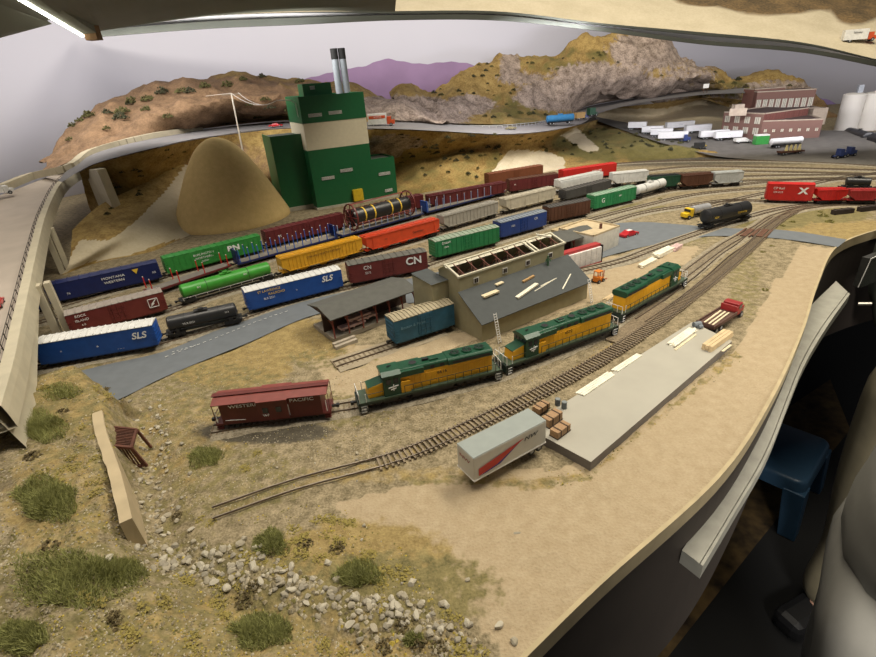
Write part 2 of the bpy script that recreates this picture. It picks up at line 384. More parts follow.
# sky backdrop: curved painted wall
skm = bpy.data.materials.new('painted_sky'); skm.use_nodes = True; nt = skm.node_tree; bs = nt.nodes['Principled BSDF']; bs.inputs['Roughness'].default_value = .9
bs.inputs['Base Color'].default_value = (.56, .56, .66, 1)
tc = nt.nodes.new('ShaderNodeTexCoord'); nz = nt.nodes.new('ShaderNodeTexNoise'); nz.inputs['Scale'].default_value = 1.5; nt.links.new(tc.outputs['Object'], nz.inputs['Vector'])
rp = nt.nodes.new('ShaderNodeValToRGB'); rp.color_ramp.elements[0].color = (.53, .53, .63, 1); rp.color_ramp.elements[1].color = (.60, .60, .68, 1); nt.links.new(nz.outputs['Fac'], rp.inputs['Fac']); nt.links.new(rp.outputs['Color'], bs.inputs['Base Color'])
plan = [(-1.45, -.3), (-1.72, .6), (-1.95, 1.4), (-1.9, 2.1), (-1.45, 2.75), (-.5, 3.1), (.6, 3.4), (1.8, 3.85), (2.8, 4.1), (3.6, 3.9), (4.1, 3.2), (4.3, 2.2)]
PL = resample([Vector((x, y, 0)) for x, y in plan], 90)
b = B(skm); b.mesh([(p.x, p.y, -.3) for p in PL] + [(p.x, p.y, 1.3) for p in PL], [(i, i + 1, 91 + i, 90 + i) for i in range(89)])
bd = b.obj('wall_backdrop', smooth=True); struct(bd); md = bd.modifiers.new('s', 'SOLIDIFY'); md.thickness = .01; md.offset = 1
for p in bd.data.polygons: p.use_smooth = True
# painted far mountains: flat paint shapes on the backdrop
def on_backdrop(px, py, inset=.012):
    d = Vector(ray(px, py)); o = Vector((0, 0, H)); best = None
    for i in range(89):
        p, q = PL[i], PL[i + 1]; ex_, ey_ = q.x - p.x, q.y - p.y; den = d.x * ey_ - d.y * ex_
        if abs(den) < 1e-9: continue
        t = (p.x * ey_ - p.y * ex_) / den; s = (p.x * d.y - p.y * d.x) / den
        if t > 0 and -.001 <= s <= 1.001 and (best is None or t < best): best = t
    v = o + d * (best or 3); k = 1 - inset / max(.1, math.hypot(v.x, v.y)); return Vector((v.x * k, v.y * k, v.z))
def painted(name, top, bot, col, i):
    b = B(M('paint_' + name, col, .9, var=.08, scale=8)); T = resample([Vector((x, y, 0)) for x, y in top], 50)
    for a, c in zip(T[:-1], T[1:]):
        P = on_backdrop(a.x, a.y + .5 * math.sin(a.x * .4)); Q = on_backdrop(c.x, c.y + .5 * math.sin(c.x * .4)); P2 = on_backdrop(a.x, bot); Q2 = on_backdrop(c.x, bot)
        b.q([P, Q, Q2, P2])
    o = b.obj(name); tag(o, *i)
painted('painted_mountains', [(300, 80), (325, 74), (345, 69), (365, 66), (385, 59), (405, 62), (425, 64), (445, 62), (465, 63), (490, 70)], 125, (.30, .20, .35), ('purple mountain range painted on the sky backdrop beyond the twin stacks', 'backdrop painting'))
painted('painted_peak', [(690, 82), (700, 72), (712, 68), (722, 68), (735, 73), (750, 77)], 100, (.26, .22, .42), ('small violet peak painted on the backdrop between the two rocky hills', 'backdrop painting'))
painted('painted_ridge', [(805, 92), (816, 96), (828, 100), (842, 106), (850, 112)], 150, (.30, .22, .45), ('violet ridge painted on the backdrop left of the white silos', 'backdrop painting'))
# ------------------------------------------------------------------ roads
asph = M('asphalt', (.20, .205, .21), .85, var=.08, scale=60)
def strip(name, A, Bp, mat, za=.0012, nu=60, nvv=2, label=None):
    o, v = loft(name, [A, Bp], nu, nvv, mat, lin=True); return o
L1 = [at(20, 386, .002), at(100, 366, .002), at(160, 352.5, .002), at(205, 335, .002), at(250, 317, .002), at(345, 289, .002), at(430, 274, .002), at(510, 248, .002)]
L2 = [at(60, 425, .002), at(124, 397, .002), at(160, 379, .002), at(200, 362, .002), at(245, 344, .002), at(325, 312, .002), at(430, 300, .002), at(520, 275, .002)]
stm = M('grey_street', (.135, .15, .165), .75, var=.08, scale=50)
o, _ = loft('street', [[p + Vector((0, 0, 0)) for p in L1], L2], 60, 3, stm, lin=True); tag(o, 'blue grey street running along the front of the freight yard', 'road', kind='structure')
R1 = [at(555, 250, .002), at(606, 226, .002), at(640, 222, .002), at(675, 224, .002), at(727, 228, .002), at(768, 229, .002), at(800, 232, .002), at(847, 239.5, .002)]
R2 = [at(590, 264, .002), at(606, 256.5, .002), at(647, 246, .002), at(680, 240, .002), at(712, 236, .002), at(760, 237, .002), at(796, 240.5, .002), at(838, 247, .002)]
o, _ = loft('crossing_road', [R1, R2], 60, 3, stm, lin=True); tag(o, 'grey crossing road from the beige building to the deck edge', 'road', kind='structure')
b = B(M('white_road_line', (.6, .6, .58), .8))
for k in range(22):
    t0 = k / 22; P = resample([at(165, 357, .0035), at(215, 338, .0035), at(258, 321, .0035), at(290, 310, .0035)], 45); a, c = P[k * 2], P[k * 2 + 1]
    b.bar(a, c, .0004, w=.0012)
P = resample([at(172, 352, .0035), at(196, 345, .0035)], 12)
for k in range(0, 11, 2): b.bar(P[k], P[k + 1], .0004, w=.0012)
o = b.obj('road_line'); tag(o, 'broken white lines painted on the street beside the black tank car', 'road marking', kind='structure')
# highway on the ridge
hw = M('highway_asphalt', (.21, .20, .20), .9, var=.08, scale=30)
HF = [at(62, 182, .178), at(80, 171, .2), at(100, 162, .225), at(150, 149, .25), at(200, 138, .252), at(275, 128.5, .25), at(330, 128, .25), at(395, 129, .235), at(440, 131, .205), at(500, 134, .172), at(545, 131, .155), at(580, 124, .15), at(600, 113, .165), (at(640, 103, .19)), at(700, 95, .205), at(745, 93, .21)]
HB = [at(58, 181, .18), at(68, 170, .2), at(90, 155, .228), at(140, 141, .255), at(200, 130, .257), at(275, 122, .255), at(330, 122, .255), at(395, 122, .24), at(440, 124, .21), at(500, 126, .177), at(540, 123, .16), at(566, 117, .155), at(590, 106, .17), at(638, 98, .194), at(700, 90, .208), at(745, 88, .213)]
o, v = loft('highway', [HB, HF], 140, 4, hw, lin=True); tag(o, 'grey highway along the foot of the hills behind the green mill', 'road', kind='structure')
# curb wall on the far side, left half
curb = M('cast_plaster', (.50, .44, .31), .85, var=.08, scale=30)
b = B(curb); P = resample([at(0, 191, .168), at(30, 179, .18)] + [p + Vector((0, 0, .0)) for p in HB[1:5]], 40)
for a, c in zip(P[:-1], P[1:]): b.bar(a + Vector((0, .012, .007)), c + Vector((0, .012, .007)), .022, w=.022)
struct(b.obj('trim_2_highway_parapet'))
b = B(M('guard_rail', (.35, .34, .30), .6)); P = resample([at(470, 127, .185), at(500, 127, .18), at(540, 123, .165), at(566, 117, .16)], 26)
for a in P: b.box(a.x, a.y, a.z + .002, .003, .003, .012)
for a, c in zip(P[:-1], P[1:]): b.bar(a + Vector((0, 0, .007)), c + Vector((0, 0, .007)), .003, w=.001)
o = b.obj('guard_rail'); tag(o, 'pale guard rail on posts along the highway curve below the rocky hill', 'guard rail')
# ramp road joining (left of centre)
# ------------------------------------------------------------------ hills
rk = ((.12, .085, .06), (.46, .365, .295))
hillm = ground_mat('scenic_hill', ((.19, .115, .03), (.40, .28, .095)), [('green', ((.10, .085, .02), (.17, .14, .04)), 1.2), ('rust', ((.12, .07, .035), (.27, .165, .09)), .7), ('rock', rk, 1.5), ('bare', ((.47, .40, .27), (.54, .47, .33)), .05)], scale=30, bump=.9, fine=140)
rockA = [(600, 85, 55, 22), (560, 95, 45, 16), (650, 50, 40, 18), (640, 90, 60, 12), (520, 78, 25, 6, .8), (470, 105, 25, 10), (430, 118, 40, 9), (400, 108, 60, 12), (510, 66, 10, 18, .9), (690, 75, 25, 20, .7), (780, 88, 40, 8, .7), (740, 95, 40, 8, .5)]
rust = [(150, 110, 90, 45), (60, 140, 60, 40), (240, 100, 60, 25, .8), (300, 90, 40, 10, .6), (600, 110, 30, 6, .7), (790, 110, 60, 30, .6)]
green = [(180, 100, 15, 30, .6), (100, 120, 12, 20, .6), (560, 60, 60, 14, .5), (520, 110, 40, 20, .5), (440, 175, 90, 30, .45), (660, 150, 40, 16, .9), (600, 145, 50, 18, .7), (740, 90, 30, 10, .6), (230, 105, 25, 20, .5)]
bareP = [[(489, 176), (508, 150), (545, 151), (566, 160), (563, 176)], [(560, 135), (576, 127), (600, 150), (588, 152)]]
bare = []
def barefn(p):
    q = proj(p); return 1. if any(pip(q[0], q[1], P_) for P_ in bareP) else 0.
mk = dict(rock=rockA, rust=rust, green=green)
def hill(name, rows, nu, nv, amp, freq, label, masks=mk, cat='hill', mat=None):
    o, v = loft(name, rows, nu, nv, mat or hillm, amp, freq, masks); tag(o, label, cat, kind='structure')
    addbv([x for x in v], [(i * nv + k, (i + 1) * nv + k, (i + 1) * nv + k + 1, i * nv + k + 1) for i in range(nu - 1) for k in range(nv - 1)]); return o
def behind(r, dy, dz): return [p + Vector((0, dy, dz)) for p in r]
# left rust hill
f = [at(35, 176, .185), at(90, 154, .23), at(140, 140, .257), at(200, 129, .26), at(275, 121, .258), at(340, 121, .257), at(430, 124, .215)]
mid = [atY(45, 160, 1.95), atY(90, 138, 2.02), atY(140, 118, 2.1), atY(200, 104, 2.16), atY(260, 98, 2.25), atY(335, 101, 2.35), atY(400, 112, 2.3), atY(445, 125, 2.28)]
rg = [atY(40, 163, 2.0), atY(62, 134, 2.15), atY(105, 106, 2.28), atY(160, 84, 2.35), atY(225, 77, 2.45), atY(320, 82, 2.55), atY(390, 98, 2.5), atY(450, 124, 2.36)]
hill('hill_rust', [f, mid, rg, behind(rg, .15, -.02), behind(rg, .35, -.2)], 110, 50, .028, 7, 'low rusty brown hill behind the highway at the left of the layout')
# middle: low golden saddle then the big rocky hill
f = [at(395, 120, .25), at(430, 122, .22), at(480, 124, .18), at(530, 123, .165), at(566, 116, .157), at(592, 105, .172), at(640, 97, .195), at(700, 89, .21), at(750, 87, .214)]
mid = [atY(400, 106, 2.45), atY(430, 105, 2.6), atY(480, 100, 2.75), atY(530, 92, 2.85), atY(566, 84, 2.92), atY(600, 78, 3.0), atY(640, 73, 3.05), atY(700, 79, 3.15), atY(745, 83, 3.2)]
rg = [atY(390, 96, 2.7), atY(430, 86, 2.8), atY(470, 74, 2.9), atY(500, 58, 3.0), atY(530, 60, 3.05), atY(575, 43, 3.1), atY(630, 31, 3.2), atY(668, 36, 3.25), atY(690, 62, 3.3), atY(735, 78, 3.35)]
hill('hill_rocky', [f, mid, rg, behind(rg, .06, -.03), behind(rg, .12, -.35)], 130, 60, .05, 6, 'tall golden rocky hill with pink grey outcrops at the back centre')
# right hill behind the brick plant
f = [atY(700, 98, 3.2), atY(745, 112, 3.25), atY(800, 126, 3.25), atY(850, 140, 3.2)]
mid = [atY(703, 92, 3.28), atY(750, 94, 3.32), atY(802, 103, 3.32), atY(846, 130, 3.25)]
rg = [atY(698, 90, 3.4), atY(733, 80, 3.45), atY(775, 70, 3.45), atY(800, 79, 3.4), atY(822, 98, 3.35), atY(848, 128, 3.3)]
hill('hill_right', [f, mid, rg, behind(rg, .1, -.05), behind(rg, .2, -.3)], 70, 36, .025, 8, 'round brown hill with rock bands behind the brick factory')
# embankment between highway and yard
top = [p + Vector((0, -.004, -.003)) for p in HF[1:12]] + [at(600, 120, .09), at(626, 130, .075), at(655, 140, .05), at(690, 149, .025), at(718, 154, .012)]
foot = [at(92, 218, .0), at(110, 232), at(150, 215), at(230, 205), at(290, 195), at(350, 186), at(400, 195), at(440, 190), at(500, 183), at(545, 172), at(590, 166), at(640, 161), at(690, 158), at(722, 157)]
midl = [a.lerp(c, .5) + Vector((0, 0, .012)) for a, c in zip(resample(top, 15), resample(foot, 15))]
brown = lambda p: blob(p, [(150, 170, 110, 60)])
hill('embankment', [top, midl, foot], 180, 36, .014, 11, 'golden grassy slope with bare plaster patches between highway and yard', dict(rock=[(385, 150, 18, 10), (395, 142, 30, 8, .8)], green=green, rust=[(240, 170, 60, 30, .5)], bare=barefn), 'slope')
# the bare plaster slope at lower left of the cone
f1 = [at(62, 275, .0), at(100, 262), at(150, 252), at(178, 240), at(215, 225)]
f2 = [at(70, 258, .03), at(105, 240, .05), at(140, 225, .055), at(170, 205, .075), at(215, 175, .10)]
f3 = [at(72, 230, .06), at(100, 205, .10), at(140, 185, .13), at(175, 165, .17), at(215, 150, .20)]
hill('plaster_slope', [f1, f2, f3], 90, 40, .004, 12, 'smooth bare plaster slope beside the sand cone', dict(bare=lambda p: 1. if pip(*proj(p), [(60, 275), (88, 262), (120, 258), (150, 248), (172, 240), (215, 235), (215, 150), (188, 160), (165, 192), (135, 222), (110, 240), (80, 240)]) else 0., rust=[(100, 190, 60, 30, .3)]), 'slope')
# parking lot
lotm = M('lot_asphalt', (.125, .115, .10), .85, var=.12, scale=30)
r0 = [at(597, 121, .092), at(626, 131, .076), at(655, 141, .051), at(690, 150, .026), at(722, 157, .008), at(800, 162, .002), at(900, 167, .002)]
r1 = [at(596, 118, .095), at(640, 127, .07), at(690, 140, .04), at(730, 150, .02), at(800, 157, .012), at(900, 161, .012)]
r2 = [at(594, 116, .09), at(640, 124, .06), at(700, 130, .05), at(800, 130, .05), at(900, 132, .05)]
o, v = loft('parking_lot', [r0, r1, r2], 60, 14, lotm); tag(o, 'grey asphalt lot full of white trailers beside the brick factory', 'parking lot', kind='structure'); addbv(v, [(i * 14 + k, (i + 1) * 14 + k, (i + 1) * 14 + k + 1, i * 14 + k + 1) for i in range(59) for k in range(13)])
# plaster bank above the lot
r2 = [at(596, 117, .088), at(640, 126, .060), at(705, 131, .05), at(760, 128, .055)]; r3 = [at(600, 112, .12), at(650, 115, .10), at(705, 103, .13), at(745, 112, .09)]; r4 = [at(603, 108, .15), at(650, 104, .17), at(705, 98, .18), at(745, 100, .15)]
hill('lot_bank', [r2, r3, r4], 50, 18, .006, 10, 'beige plaster bank with a dry grass top above the trailer lot', dict(bare=lambda p: .6 if proj(p)[1] > 108 - 10 * max(0, 1 - abs(proj(p)[0] - 705) / 40) + 0.0 else 0.), 'slope')
# ------------------------------------------------------------------ upper deck
dk = M('upper_fascia_dark', (.045, .05, .04), .7, scale=10); lt = M('upper_fascia_light', (.52, .52, .54), .7, scale=10)
updk = ground_mat('upper_ground', ((.36, .31, .21), (.44, .38, .27)), [('brownhill', ((.04, .028, .012), (.16, .10, .04)), 1.0)], scale=12, bump=.5, fine=120)
und = M('upper_underside', (.12, .125, .095), .8, scale=4)
E0 = [(84, 38), (200, 29), (300, 24.5), (400, 20), (500, 20.5), (600, 31), (700, 44), (800, 52), (876, 66), (940, 80)]
YY = [1.95, 1.98, 2.0, 2.05, 2.1, 2.12, 2.08, 1.98, 1.85, 1.7]
def row(dy, dY=0): return [atY(x, y - d, Yv + dY) for (x, y), Yv, d in zip(E0, YY, dy)]
z0 = [0] * 10
t1 = [7, 7, 7, 5, 5, 4, 4, 4, 5, 6]; t2 = [13, 13, 12, 6.5, 6.5, 6, 9, 8, 6, 7]; t3 = [13, 13, 12.5, 9, 9, 8, 12, 10, 7, 8]
def band(name, ra, rb, mat, th=.012):
    A, Bq = resample(ra, 60), resample(rb, 60); b = B(mat)
    for i in range(59):
        a, c, d, e = A[i], A[i + 1], Bq[i + 1], Bq[i]; o_ = Vector((0, th, 0))
        b.q([a, c, d, e]); b.q([a + o_, e + o_, d + o_, c + o_]); b.q([a, a + o_, c + o_, c]); b.q([e, d, d + o_, e + o_])
    return struct(b.obj(name))
band('trim_3_upper_edge', row(z0), row(t1), dk); band('trim_4_upper_light', row(t1, .02), row(t2, .02), lt); band('trim_5_upper_line', row(t2, .004), row(t3, .004), dk)
up = [atY(x, y, Yv) for x, y, Yv in [(84, 24, 2.6), (200, 4, 2.6), (300, -8, 2.6), (400, -20, 2.6), (500, -30, 2.6), (600, -35, 2.6), (700, -30, 2.6), (800, -25, 2.5), (876, -12, 2.4), (940, 0, 2.2)]]
o, v = loft('upper_deck_ground', [row(t3, .01), [a.lerp(c, .5) for a, c in zip(row(t3, .01), up)], up], 90, 24, updk, .01, 6, dict(brownhill=[(770, -2, 62, 17), (715, -5, 40, 12), (860, 0, 30, 24, .9)]))
tag(o, 'beige scenic ground of the upper deck across the top', 'upper deck', kind='structure')
addbv(v, [(i * 24 + k, (i + 1) * 24 + k, (i + 1) * 24 + k + 1, i * 24 + k + 1) for i in range(89) for k in range(23)])
# grey-green underside panels at the upper left
b = B(und)
A = [atY(86, 33, 1.9), atY(200, 17, 1.95), atY(300, 11, 1.97), atY(395, 12, 2.0)]; C = [atY(40, 0, 1.2), atY(200, -40, 1.2), atY(300, -45, 1.2), atY(400, -45, 1.2)]
A = resample(A, 20); C = resample(C, 20)
for i in range(19): b.q([A[i], A[i + 1], C[i + 1], C[i]]); b.q([A[i] + Vector((0, 0, .01)), C[i] + Vector((0, 0, .01)), C[i + 1] + Vector((0, 0, .01)), A[i + 1] + Vector((0, 0, .01))])
struct(b.obj('ceiling_valance'))
b = B(und); p = [atY(0, 38, 1.5), atY(52, 24, 1.6), atY(14, -4, 1.25), atY(-60, -20, 1.1), atY(-40, 42, 1.3)]
b.q(p); b.q([q + Vector((0, 0, .01)) for q in p][::-1]); struct(b.obj('ceiling_panel'))
# lit beam
a, c = atY(16, -3, 1.2), atY(83, 36, 1.75); d = (c - a).normalized()
lampt = thing('strip_light', 'bright white light strip along a beam at the upper left corner', 'light', a)
b = B(M('beam_green', (.16, .17, .12), .8)); sd = Vector((.022, .0, .018)); b.bar(sd, c - a + sd, .03, w=.04); b.obj('beam', lampt)
b = B(M('led_glow', (1, .97, .85), .5, emit=9)); nL = 30
for k in range(nL):
    p0 = (c - a) * (k / nL); b.bar(p0, p0 + (c - a) / nL * (.55 if k < 12 else 1.0), .005, w=.007)
b.obj('light_strip', lampt)
b = B(M('end_block_wood', (.20, .11, .04), .8)); b.box(0, 0, 0, .035, .03, .05); b.obj('end_block', lampt, loc=tuple(c - a + Vector((.03, .0, .012))))
# ------------------------------------------------------------------ rolling stock
RT = .0045
def place(pl, pr, z=.014, w=.034):
    A = at(pl[0], pl[1], z); C = at(pr[0], pr[1], z); d = C - A; L = d.length; yaw = math.atan2(d.y, d.x)
    nrm = Vector((-d.y, d.x, 0)) / L; c = (A + C) / 2 + nrm * (w / 2); return Vector((c.x, c.y, 0)), yaw, L
def _wheelset():
    b = B(STEEL)
    for y in (-.0085, .0085): b.cyl((0, y - .0012, .0055), (0, y + .0012, .0055), .0055, 14)
    b.cyl((0, -.0085, .0055), (0, .0085, .0055), .0012, 6); return b.data('wheelset')
WS = _wheelset()
def _truck(ax=(-.0105, .0105), mat=BLACK):
    b = B(mat); l = max(ax)
    for y in (-.0118, .0118):
        b.box(0, y, .0075, l * 2 + .006, .0022, .0025); b.box(0, y, .0050, l * 1.1, .0022, .0035)
        for x in ax: b.box(x, y, .0062, .005, .0028, .0042)
        for x in (-.003, 0, .003): b.cyl((x, y, .003), (x, y, .008), .0013, 6)
    b.box(0, 0, .0080, .005, .024, .003); return b.data('truck')
TR = _truck(); TR3 = _truck((-.018, 0, .018))
def link(me, name, parent, loc=(0, 0, 0), rz=0):
    o = bpy.data.objects.new(name, me); COL.objects.link(o); o.parent = parent; o.location = loc; o.rotation_euler = (0, 0, rz); return o
def trucks(t, L, ax=(-.0105, .0105), me=None, inset=.022, fine=True):
    for s in (-1, 1):
        tr = link(me or TR, 'truck', t, (s * (L / 2 - inset), 0, RT))
        if fine:
            for a in ax: link(WS, 'wheelset', tr, (a, 0, 0))
def _coupler():
    b = B(BLACK); b.box(.003, 0, .0, .008, .003, .0025); b.box(.0075, .0008, 0, .004, .005, .004); return b.data('coupler')
CP = _coupler()
def couplers(t, L):
    link(CP, 'coupler', t, (L / 2, 0, .0125)); link(CP, 'coupler', t, (-L / 2, 0, .0125), PI)
def carthing(name, label, cat, pl, pr, z=.014, w=.034, group=None, flip=False):
    loc, yaw, L = place(pl, pr, z, w); t = thing(name, label, cat, loc, yaw, group); return t, L
ALLCARS = {}
def boxcar(label, pl, pr, body, roof=None, row=None, ribs=0, roofribs=14, door=None, texts=(), h=.0375, z=.014, name='boxcar', doorx=0, fine=True, dark_end=None):
    t, L = carthing(name, label, 'boxcar', pl, pr, z); W = .034; z0, z1 = .013, .013 + h
    ALLCARS.setdefault(row, []).append(t)
    b = B(body); b.bb(-L / 2, L / 2, -W / 2, W / 2, z0, z1); b.bb(-L / 2 + .01, L / 2 - .01, -W / 2 + .003, W / 2 - .003, z0 - .003, z0)
    if ribs:
        for k in range(ribs):
            x = -L / 2 + L * (k + .5) / ribs
            if abs(x - doorx) < .015: continue
            for s in (-1, 1): b.box(x, s * (W / 2 + .0004), (z0 + z1) / 2, .0016, .0012, h - .002)
    for k in range(5):
        for s in (-1, 1): b.box(s * (L / 2 + .0004), 0, z0 + h * (k + .7) / 5.5, .0012, W - .004, .0022)
    b.obj('body', t)
    roof = roof or body; b = B(roof)
    b.prism([(-W / 2 - .0005, z1), (W / 2 + .0005, z1), (W / 2 + .0005, z1 + .0008), (0, z1 + .0035), (-W / 2 - .0005, z1 + .0008)], -L / 2, L / 2)
    for k in range(roofribs):
        x = -L / 2 + L * (k + .5) / roofribs
        for s in (-1, 1): b.bar((x, s * (W / 2), z1 + .0014), (x, 0, z1 + .0042), .0013, w=.0018)
    b.obj('roof', t)
    if door is not False:
        for s in (-1, 1):
            b = B(door or body)
            b.bb(doorx - .0135, doorx + .0135, s * W / 2, s * (W / 2 + .0013), z0 + .001, z1 - .001)
            for k in range(4): b.bb(doorx - .0125, doorx + .0125, s * (W / 2 + .0013), s * (W / 2 + .0018), z0 + .003 + k * h / 4.5, z0 + .0038 + k * h / 4.5)
            for x in (-.009, 0, .009): b.cyl((doorx + x, s * (W / 2 + .002), z0 + .001), (doorx + x, s * (W / 2 + .002), z1 - .001), .0005, 5)
            b.obj('door', t)
    b = B(body)
    for sx in (-1, 1):
        for s in (-1, 1):
            for k in range(5): b.bar((sx * (L / 2 - .001), s * (W / 2 + .001), z0 + .003 + k * .005), (sx * (L / 2 - .007), s * (W / 2 + .001), z0 + .003 + k * .005), .0005)
    b.obj('ladder', t)
    trucks(t, L, fine=fine); couplers(t, L)
    for tx in texts: carttext(t, L, W, z0, h, *tx)
    return t
def carttext(t, L, W, z0, h, s, fx, fz, size, mat, sx=1., shear=0, bold=0):
    size *= 1.32
    return text(s, t, (fx * L, -W / 2 - .0012, z0 + h * fz), size, mat, sx=sx, shear=shear, bold=bold)
def tankcar(label, pl, pr, col, row=None, r=.0145, texts=(), z=.012, dome=True, walk=False, w=.030):
    t, L = carthing('tank_car', label, 'tank car', pl, pr, z, w); ALLCARS.setdefault(row, []).append(t)
    b = B(BLACK); b.bb(-L / 2, L / 2, -.004, .004, .011, .0145)
    for s in (-1, 1): b.bb(s * L / 2, s * (L / 2 - .012), -.014, .014, .0125, .0145); b.bb(s * (L / 2 - .018), s * (L / 2 - .024), -.012, .012, .0125, .022)
    b.obj('underframe', t)
    b = B(col); cz = .0165 + r; b.tank(-L / 2 + .006, L / 2 - .006, cz, r, 22); b.obj('tank', t, smooth=True)
    b = B(col); b.cyl((0, 0, cz + r - .002), (0, 0, cz + r + .004), .0055, 14); b.box(0, 0, cz + r + .001, .024, .013, .001)
    b.bar((-.012, -.0065, cz + r + .005), (.012, -.0065, cz + r + .005), .0006); b.bar((-.012, .0065, cz + r + .005), (.012, .0065, cz + r + .005), .0006)
    b.obj('dome', t)
    b = B(WHITE if walk else BLACK)
    for s in (-1, 1):
        b.bar((-L / 2 + .004, s * .0155, .020), (L / 2 - .004, s * .0155, .020), .0006)
        for k in range(9): x = -L / 2 + .006 + k * (L - .012) / 8; b.bar((x, s * .0155, .014), (x, s * .0155, .020), .0006)
    b.obj('handrail', t)
    for x in (-L * .22, L * .22):
        b = B(BLACK)
        for k in range(13):
            a0, a1 = PI * (k / 13 * 1.3 - .15), PI * ((k + 1) / 13 * 1.3 - .15); rr = r + .0003
            b.bar((x, math.cos(a0) * rr, cz + math.sin(a0) * rr), (x, math.cos(a1) * rr, cz + math.sin(a1) * rr), .0006, w=.0012)
        b.obj('tank_band', t)
    trucks(t, L, inset=.018); couplers(t, L)
    for s, fx, fz, size, mat in texts: text(s, t, (fx * L, -r - .0006, cz + fz * r), size, mat)
    return t
def hopper(label, pl, pr, col, row=None, texts=(), rounded=False, ribs=16, z=.016, h=.036, fine=True, roofcol=None, name='covered_hopper'):
    t, L = carthing(name, label, 'hopper car', pl, pr, z); W = .034; z0, z1 = .017, .017 + h - .003; ALLCARS.setdefault(row, []).append(t)
    b = B(col); zs = z0 + .003
    prof = [(-W / 2, z0), (W / 2, z0), (W / 2, z1 - (.006 if rounded else 0)), (W / 2 - .006, z1), (-W / 2 + .006, z1), (-W / 2, z1 - (.006 if rounded else 0))]
    n = len(prof); vs = []
    for x, k in ((-L / 2 + .016, 0), (-L / 2 + .003, 1), (L / 2 - .003, 1), (L / 2 - .016, 0)):
        vs += [(x, y, zz if (k or zz > z0 + .01) else zz) for y, zz in prof]
    # slope-ended body: lower corners pulled in
    v = []
    for x, xin in ((-L / 2 + .002, -L / 2 + .018), (L / 2 - .002, L / 2 - .018)):
        for y, zz in prof: v.append((xin if zz == z0 else x, y, zz))
        for y, zz in ((-W / 2, z0 + .012), (W / 2, z0 + .012)): v.append((x, y, zz))
    def end(o): return [o + 0, o + 6, o + 5, o + 4, o + 3, o + 2, o + 7, o + 1]
    e0, e1 = end(0), end(8); m_ = len(e0)
    b.mesh(v, [(e0[k], e0[(k + 1) % m_], e1[(k + 1) % m_], e1[k]) for k in range(m_)] + [tuple(e0[::-1]), tuple(e1)])
    for k in range(ribs):
        x = -L / 2 + .02 + (L - .04) * k / max(1, ribs - 1)
        for s in (-1, 1): b.box(x, s * (W / 2 + .0006), (z0 + z1) / 2 - (.003 if rounded else 0), .0011, .0014, h - .006 - (.006 if rounded else 0))
    for s in (-1, 1): b.bar((-L / 2 + .003, s * (W / 2 + .0006), z1 - .0004), (L / 2 - .003, s * (W / 2 + .0006), z1 - .0004), .0022, w=.0012); b.bar((-L / 2 + .016, s * (W / 2 + .0006), z0 + .001), (L / 2 - .016, s * (W / 2 + .0006), z0 + .001), .002, w=.0012)
    b.obj('body', t)
    b = B(roofcol or col); b.box(0, 0, z1 + .0008, L - .012, .012, .0014)
    for k in range(6): b.box(-L / 2 + L * (k + .5) / 6, 0, z1 + .0018, L / 8, .008, .0016)
    for s in (-1, 1): b.box(0, s * (W / 2 - .004), z1 + .0016, L - .008, .003, .0005)
    b.obj('roof_hatch', t)
    b = B(col)
    for k in range(3):
        x = (k - 1) * L * .24; q = .012
        b.mesh([(x - q * 1.5, -.013, z0), (x + q * 1.5, -.013, z0), (x + q * 1.5, .013, z0), (x - q * 1.5, .013, z0), (x - .004, -.006, .0075), (x + .004, -.006, .0075), (x + .004, .006, .0075), (x - .004, .006, .0075)],
               [(0, 1, 5, 4), (1, 2, 6, 5), (2, 3, 7, 6), (3, 0, 4, 7), (4, 5, 6, 7)])
    b.obj('discharge_bay', t)
    for s in (-1, 1):
        b = B(col)
        b.box(s * (L / 2 - .007), 0, .0155, .014, .026, .002)
        for y in (-.014, .014): b.bar((s * (L / 2 - .002), y, .0155), (s * (L / 2 - .002), y, z1), .001)
        for k in range(5): b.bar((s * (L / 2 - .002), -.014, .02 + k * .006), (s * (L / 2 - .008), -.0165, .02 + k * .006), .0005)
        b.obj('end_platform', t)
    trucks(t, L, fine=fine); couplers(t, L)
    for s, fx, fz, size, mat in texts: text(s, t, (fx * L, -W / 2 - .0016, z0 + h * fz), size, mat)
    return t
def flatcar(label, pl, pr, col, row=None, stake=None, nst=10, sh=.022, bulk=None, z=.013, deckcol=None):
    t, L = carthing('flat_car', label, 'flat car', pl, pr, z); W = .034; ALLCARS.setdefault(row, []).append(t)
    b = B(col); b.bb(-L / 2, L / 2, -W / 2, W / 2, .0125, .0165); b.bb(-L * .35, L * .35, -.006, .006, .008, .0125); b.obj('deck', t)
    if deckcol: b = B(deckcol); b.bb(-L / 2 + .004, L / 2 - .004, -W / 2 + .002, W / 2 - .002, .0165, .0172); b.obj('wood_floor', t)
    if stake:
        for k in range(nst):
            x = -L / 2 + .008 + (L - .016) * k / max(1, nst - 1)
            for s in (-1, 1):
                b = B(stake, WHITE); b.box(0, 0, sh / 2, .002, .0016, sh); b.box(0, 0, sh, .0021, .0017, .0016, 1); b.obj('stake', t, (x, s * (W / 2 - .001), .0165))
    if bulk:
        for s in (-1, 1):
            b = B(bulk); b.box(0, 0, .016, .004, W, .032)
            for y in (-.012, -.004, .004, .012): b.box(-s * .003, y, .014, .002, .0018, .028)
            b.obj('bulkhead', t, (s * (L / 2 - .003), 0, .0165))
    trucks(t, L); couplers(t, L); return t, L

